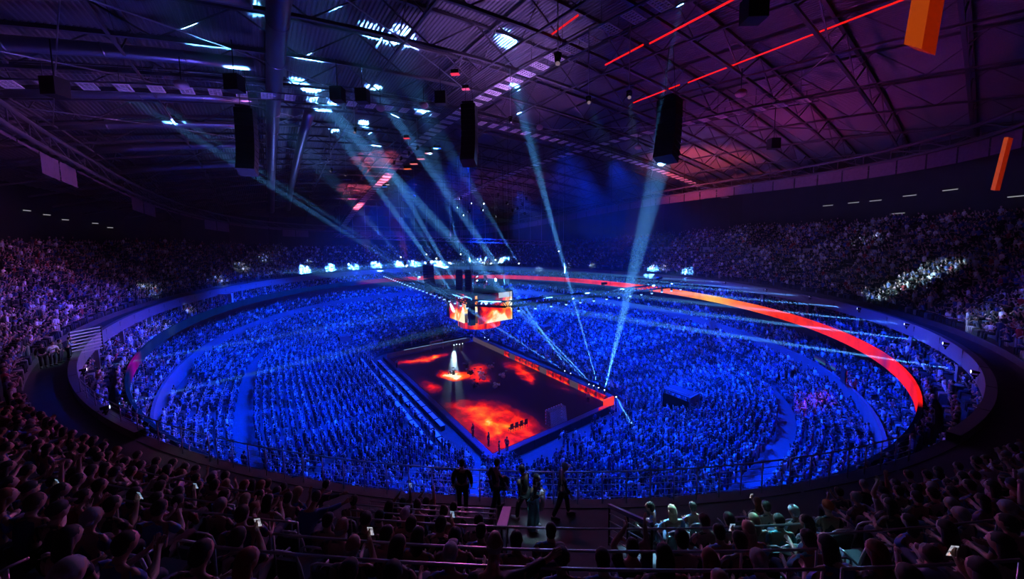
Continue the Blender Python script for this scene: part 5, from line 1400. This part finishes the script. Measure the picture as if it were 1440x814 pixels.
# people standing and walking behind the railing
def floor_px(u, v, z): return unproj_z(u, v, z)
p = floor_px(651, 721, RZ); person(p.x, p.y, RZ, 2.5, 'S', 'short', 'black', 'dark standing silhouette at the railing, first of the four from the duct side', None, 'trousers_black')
p = floor_px(697, 722, RZ); person(p.x, p.y, RZ, 1.6, 'W', 'short', 'black', 'dark standing figure with a shoulder bag before the railing', None, 'trousers_black')
bagp = Vector((p.x+.02, p.y+.32, RZ+.85)); b = MB(); b.ellipsoid((0, 0, 0), (.13, .17, .24), 10, 7); b2 = empty('shoulder_bag', bagp); tag(b2, 'dark shoulder bag on the standing figure by the railing', 'bag'); b.build('bag_body', M['black'], b2)
b = MB(); b.tube([(0, -.1, .2), (0, -.2, .45), (-.05, -.3, .58)], .02, 5); b.build('strap', M['black'], b2)
p = floor_px(738, 733, RZ); person(p.x, p.y, RZ, 3.4, 'W', 'short', 'black', 'person in black with white trainers walking behind the woman in teal trousers', None, 'trousers_black', None, 1.0, 'shoe_white')
p = floor_px(750, 741, RZ)
wm = person(p.x, p.y, RZ, .5, 'F', 'long', 'dark', 'woman in wide teal trousers holding a pale jacket on the walkway', None, 'teal_cloth', None, .97, 'shoe_white')
b = MB()
for s in (-1, 1): b.tube([(.0, s*.1, .88), (.01, s*.115, .5), (.0, s*.13, .06)], [.12, .125, .14], 10)
o = b.build('wide_trousers', M['teal_cloth'], wm)
b = MB(); b.tube([(.24, 0, 1.18), (.3, .02, 1.0), (.26, .04, .72), (.24, .02, .62)], [.09, .13, .15, .1], 8, flat=.5, upv=(1, 0, 0)); jk = empty('jacket', wm.location, .5); tag(jk, 'pale jacket carried over the arms of the woman in teal', 'jacket'); b.build('cloth', M['shirt_white'], jk)
p = floor_px(790, 727, RZ); person(p.x, p.y, RZ, .9, 'W', 'cap', 'dark', 'man in dark cap walking along the railing toward the lit row', None, 'trousers_black', 'cap_pale')
p = floor_px(345, 664, 8.0); person(p.x, p.y, 8.0, 2.2, 'S', 'short', 'black', 'small dark figure standing in the blue stand beyond the curved railing', None, 'trousers_black')
# people on and beside the glowing floor
for i, (u, v, yw, sh, lab) in enumerate([(687, 627, .6, 'black', 'dark figure standing alone on the red corner of the floor'), (665, 614, .5, 'dark', 'dark figure standing at the edge of the red floor'), (702, 640, 1.2, 'black', 'dark figure behind the red corner of the floor'), (827, 567, 2.5, 'white', 'person in pale shirt by the red corner screen'), (555, 496, 0, 'white', 'person in pale clothes at the end of the grey board'), (663, 478, 3.0, 'white', 'pale figure by the far corner of the floor'), (558, 517, .5, 'lightblue', 'person in pale blue at the far edge of the dark board'), (713, 634, 2.0, 'red', 'figure in red behind the black near board')]):
    p = floor_px(u, v, .09); person(p.x, p.y, .09, yw, 'S', 'short', sh, lab, None, 'trousers_black', None, 1.05)
# people in the lit walkway at the curve
for i, (u, v, yw, sh, ps) in enumerate([(62, 495, .4, 'black', 'S'), (75, 492, .9, 'white', 'F'), (86, 488, 1.4, 'black', 'S'), (97, 484, 2.0, 'lightblue', 'F')]):
    p = floor_px(u, v+22, RZ); person(p.x, p.y, RZ, yw, ps, 'short', sh, '%s standing on the lit walkway by the white grille, %s of four' % ('dark figure' if sh == 'black' else 'brightly lit figure', ORD[i]), None, 'trousers_black')
# a helper in a knitted hat far round the curve is part of the crowd behind
# ------------------------------------------------------------------ railings, rails and barriers near the camera
def near_phi(u, v):
    p = unproj_z(u, v, RZ+.02); return phi_of(p)
ph0, ph1 = near_phi(306, 652), near_phi(1100, 679)
n = 26
def railing(a0, a1, n, label, hgt=1.05, bars=5):
    root = empty('railing', tuple(ring_pt(a0, .12))[:2]+(RZ+.02,)); tag(root, label, 'railing')
    o0 = root.location.copy(); L = [ring_pt(lerp(a0, a1, i/n), .12)+Vector((0, 0, RZ+.02))-o0 for i in range(n+1)]
    pm = None
    for p in L:
        b = MB(); b.tube([(0, 0, 0), (0, 0, hgt)], .022, 6)
        if pm is None: pm = b.mesh('post', M['steel'])
        put('post', pm, root, p)
    for k in range(bars):
        h = hgt*(k+1)/bars
        b = MB(); b.tube([p+Vector((0, 0, h)) for p in L], .024 if k == bars-1 else .011, 6); b.build('rail_bar', M['steel'], root)
railing(ph0, ph1, n, 'long steel railing with thin bars on the upper tier edge')
railing(near_phi(118, 555), near_phi(296, 648), 8, 'darker steel railing following the left curve of the edge')
railing(near_phi(1108, 676), near_phi(1275, 641), 7, 'steel railing following the curve under the orange box')
def row_rail(k, u0, u1, label, h=.9):
    """handrail along the front edge of row k between two picture columns"""
    d = WALK+TREAD*k+.02; z = row_z(k)+h
    pts = []
    for i in range(2000):
        ph = -1.6+1.9*i/2000; q = ring_pt(ph, d); c = cam_px((q.x, q.y, z))
        if c[2] > .3 and u0 <= c[0] <= u1 and c[1] < 900: pts.append(Vector((q.x, q.y, z)))
    pts = pts[::12]+[pts[-1]]
    root = empty('row_rail', pts[0]); tag(root, label, 'rail', 'row rails between the seats')
    o0 = pts[0]; b = MB(); b.tube([p-o0 for p in pts], .016, 6); b.build('rail_bar', M['steel'], root)
    pm = MB(); pm.tube([(0, 0, 0), (0, 0, -h)], .014, 5); pm = pm.mesh('post', M['steel'])
    for p in pts[::5]+[pts[-1]]: put('post', pm, root, p-o0)
row_rail(1, 520, 700, 'short steel rail nearest the walkway behind the dark block')
row_rail(2, 500, 698, 'second short steel rail behind the dark block')
row_rail(3, 490, 700, 'third steel rail behind the dark block')
row_rail(4, 480, 1140, 'long steel rail crossing before the empty stair')
row_rail(6, 380, 1150, 'long steel rail behind the grey haired heads')
row_rail(7, 300, 1160, 'lowest long steel rail across the seats')
row_rail(2, 130, 400, 'steel rail curving down along the dark seats')
row_rail(4, 140, 330, 'steel rail curving behind the violet haired man')
row_rail(5, 160, 420, 'bent steel rail over the empty chairs')
row_rail(5, 1150, 1420, 'steel rail before the chair frames under the orange box')
row_rail(7, 1180, 1440, 'lowest steel rail under the orange box')
# sloping stair barrier, and the board with pink light put into its colour
root = empty('stair_barrier', (0, 0, 0)); tag(root, 'dark stair barrier with a broad sloping top bar and thin cross bars', 'barrier')
a, c = unproj(857, 711, 8.4), unproj(917, 738, 6.4); root.location = a; c = c-a; up1 = Vector((0, 0, -1.15))
b = MB(); b.tube([(0, 0, 0), c], .055, 4, smooth=False); b.build('top_bar', mat('barrier_blue', (.12, .16, .3), .5), root)
for k in range(5):
    q = Vector((0, 0, -.2-.2*k)); b = MB(); b.tube([q, c+q], .014, 5); b.build('cross_bar', M['steel'], root)
for f in (0, .5, 1): b = MB(); b.tube([c*f, c*f+up1], .03, 5); b.build('post', M['black_metal'], root)
root = empty('stair_board', (0, 0, 0)); tag(root, 'narrow board at the stair top, lit pink', 'barrier')
a, c = unproj(713, 712, 8.3), unproj(705, 741, 6.6); root.location = a; c = c-a
b = MB(); sd = Vector((-c.y, c.x, 0)).normalized()*.1
b.add([-sd, sd, c+sd, c-sd, -sd+Vector((0, 0, -.05)), sd+Vector((0, 0, -.05)), c+sd+Vector((0, 0, -.05)), c-sd+Vector((0, 0, -.05))], [(0, 1, 2, 3), (4, 7, 6, 5), (0, 4, 5, 1), (1, 5, 6, 2), (2, 6, 7, 3), (3, 7, 4, 0)])
b.build('board', mat('pink_lit_board', (.6, .25, .5), .5), root)
for f in (.03, .97): b = MB(); b.tube([c*f+Vector((0, 0, -.05)), c*f+Vector((0, 0, -1.1))], .025, 5); b.build('post', M['black_metal'], root)
# white grille at the curve of the walkway
a0 = near_phi(146, 480)
root = empty('white_grille', unproj_z(124, 498, RZ), 2.4); tag(root, 'white slatted grille standing at the walkway curve', 'grille')
sl = MB(); sl.box((0, 0, 0), (1.9, .05, .07)); sl = sl.mesh('slat', M['panel_white'])
for k in range(8): put('slat', sl, root, (0, 0, .25+.24*k))
for s in (-1, 1): b = MB(); b.box((s*.9, 0, 1.0), (.06, .06, 2.0)); b.build('post', M['black_metal'], root)
M['doorway_shade'] = mat('doorway_shade', (.003, .003, .003), 1, spec=0)
# sunken stand entrances with low walls round them
PITS = []
for i, ((u, v), z, sx, sy, h) in enumerate([((969, 581), 3.0, 3.6, 2.4, 1.9), ((236, 577), 6.4, 7.0, 1.0, 1.0), ((478, 484), 3.0, 2.6, 2.0, 1.6), ((765, 470), 3.0, 2.4, 2.4, 1.6)]):
    # the picked point is the low corner nearest the camera; a black slab painted as doorway shade faces one side, a wall the other
    a = unproj_z(u, v, z-.1); c = (a.x-sx/2, a.y+sy/2); PITS.append((c, sx/2+.4, sy/2+.4))
    root = empty('stand_entrance', (c[0], c[1], z-.6)); root['kind'] = 'structure'
    b = MB(); b.box((-.05, -sy/2+.1, h/2), (sx-.1, .2, h)); b.build('shade_slab', M['doorway_shade'], root)
    b = MB(); b.box((sx/2, .05, h/2+.3), (.16, sy, h+.6)); b.build('side_wall', M['wall_blue'], root)
    b = MB(); b.box((-.05, .1, h+.5), (sx-.1, sy-.2, .12)); b.build('deck_slab', M['concrete'], root)
    b = MB(); b.tube([(sx/2, -sy/2, h+.95), (sx/2, sy/2, h+.95)], .04, 5); b.tube([(-sx/2, -sy/2+.1, h+.9), (sx/2, -sy/2+.1, h+.9)], .04, 5); b.build('guard_rail', M['steel'], root)
# ------------------------------------------------------------------ scatter the far crowd
rnd = random.Random(5)
def keep_low(s):
    p, r = s[0], s[2]
    if p.y < -14 and abs(p.x) < 20 and r in (0, 2): return False
    if p.x > 22 and abs(p.y) < 10 and r < 6: return rnd.random() < .25
    for c, hx, hy in PITS:
        if abs(p.x-c[0]) < hx and abs(p.y-c[1]) < hy: return False
    return rnd.random() < .96
low_pts = [s for s in slots_low if keep_low(s)]
mid_pts = [s for s in slots_mid if rnd.random() < .82]
def free(p, k): return (round(p.x, 3), round(p.y, 3)) not in used
near_limit = max([c[0] for c in cand[:len(used)]]+[12])
up_pts = []
for s in slots_up:
    if not free(s[0], s[2]): continue
    d = (s[0]+Vector((0, 0, 1.2))-CAM).length
    if d < 9 and not (0 < cam_px(s[0]+Vector((0, 0, 1.2)))[0] < 1440): continue
    if d < 6: continue
    u, v, zz = cam_px(s[0]+Vector((0, 0, 1.2)))
    if zz > 0 and ((440 < u < 1010 and v > 630) or (1010 <= u < 1240 and v > 690)): continue
    if any(s[2] == b and math.hypot(s[0].x-a, s[0].y-c) < .5 for a, c, b in placed): continue
    if zz < 0 and d > 8: continue
    if rnd.random() < .88: up_pts.append(s)
scatter('crowd', low_pts, 'dense blue lit crowd filling the lower bowl around the court', 'crowd', proto_col)
scatter('crowd', mid_pts, 'sparser spectators in the box tiers above and below the ribbon screen', 'crowd', proto_col)
scatter('crowd', up_pts, 'dim violet crowd filling the steep upper tier', 'crowd', proto_col)
print('crowd', len(low_pts), len(mid_pts), len(up_pts))
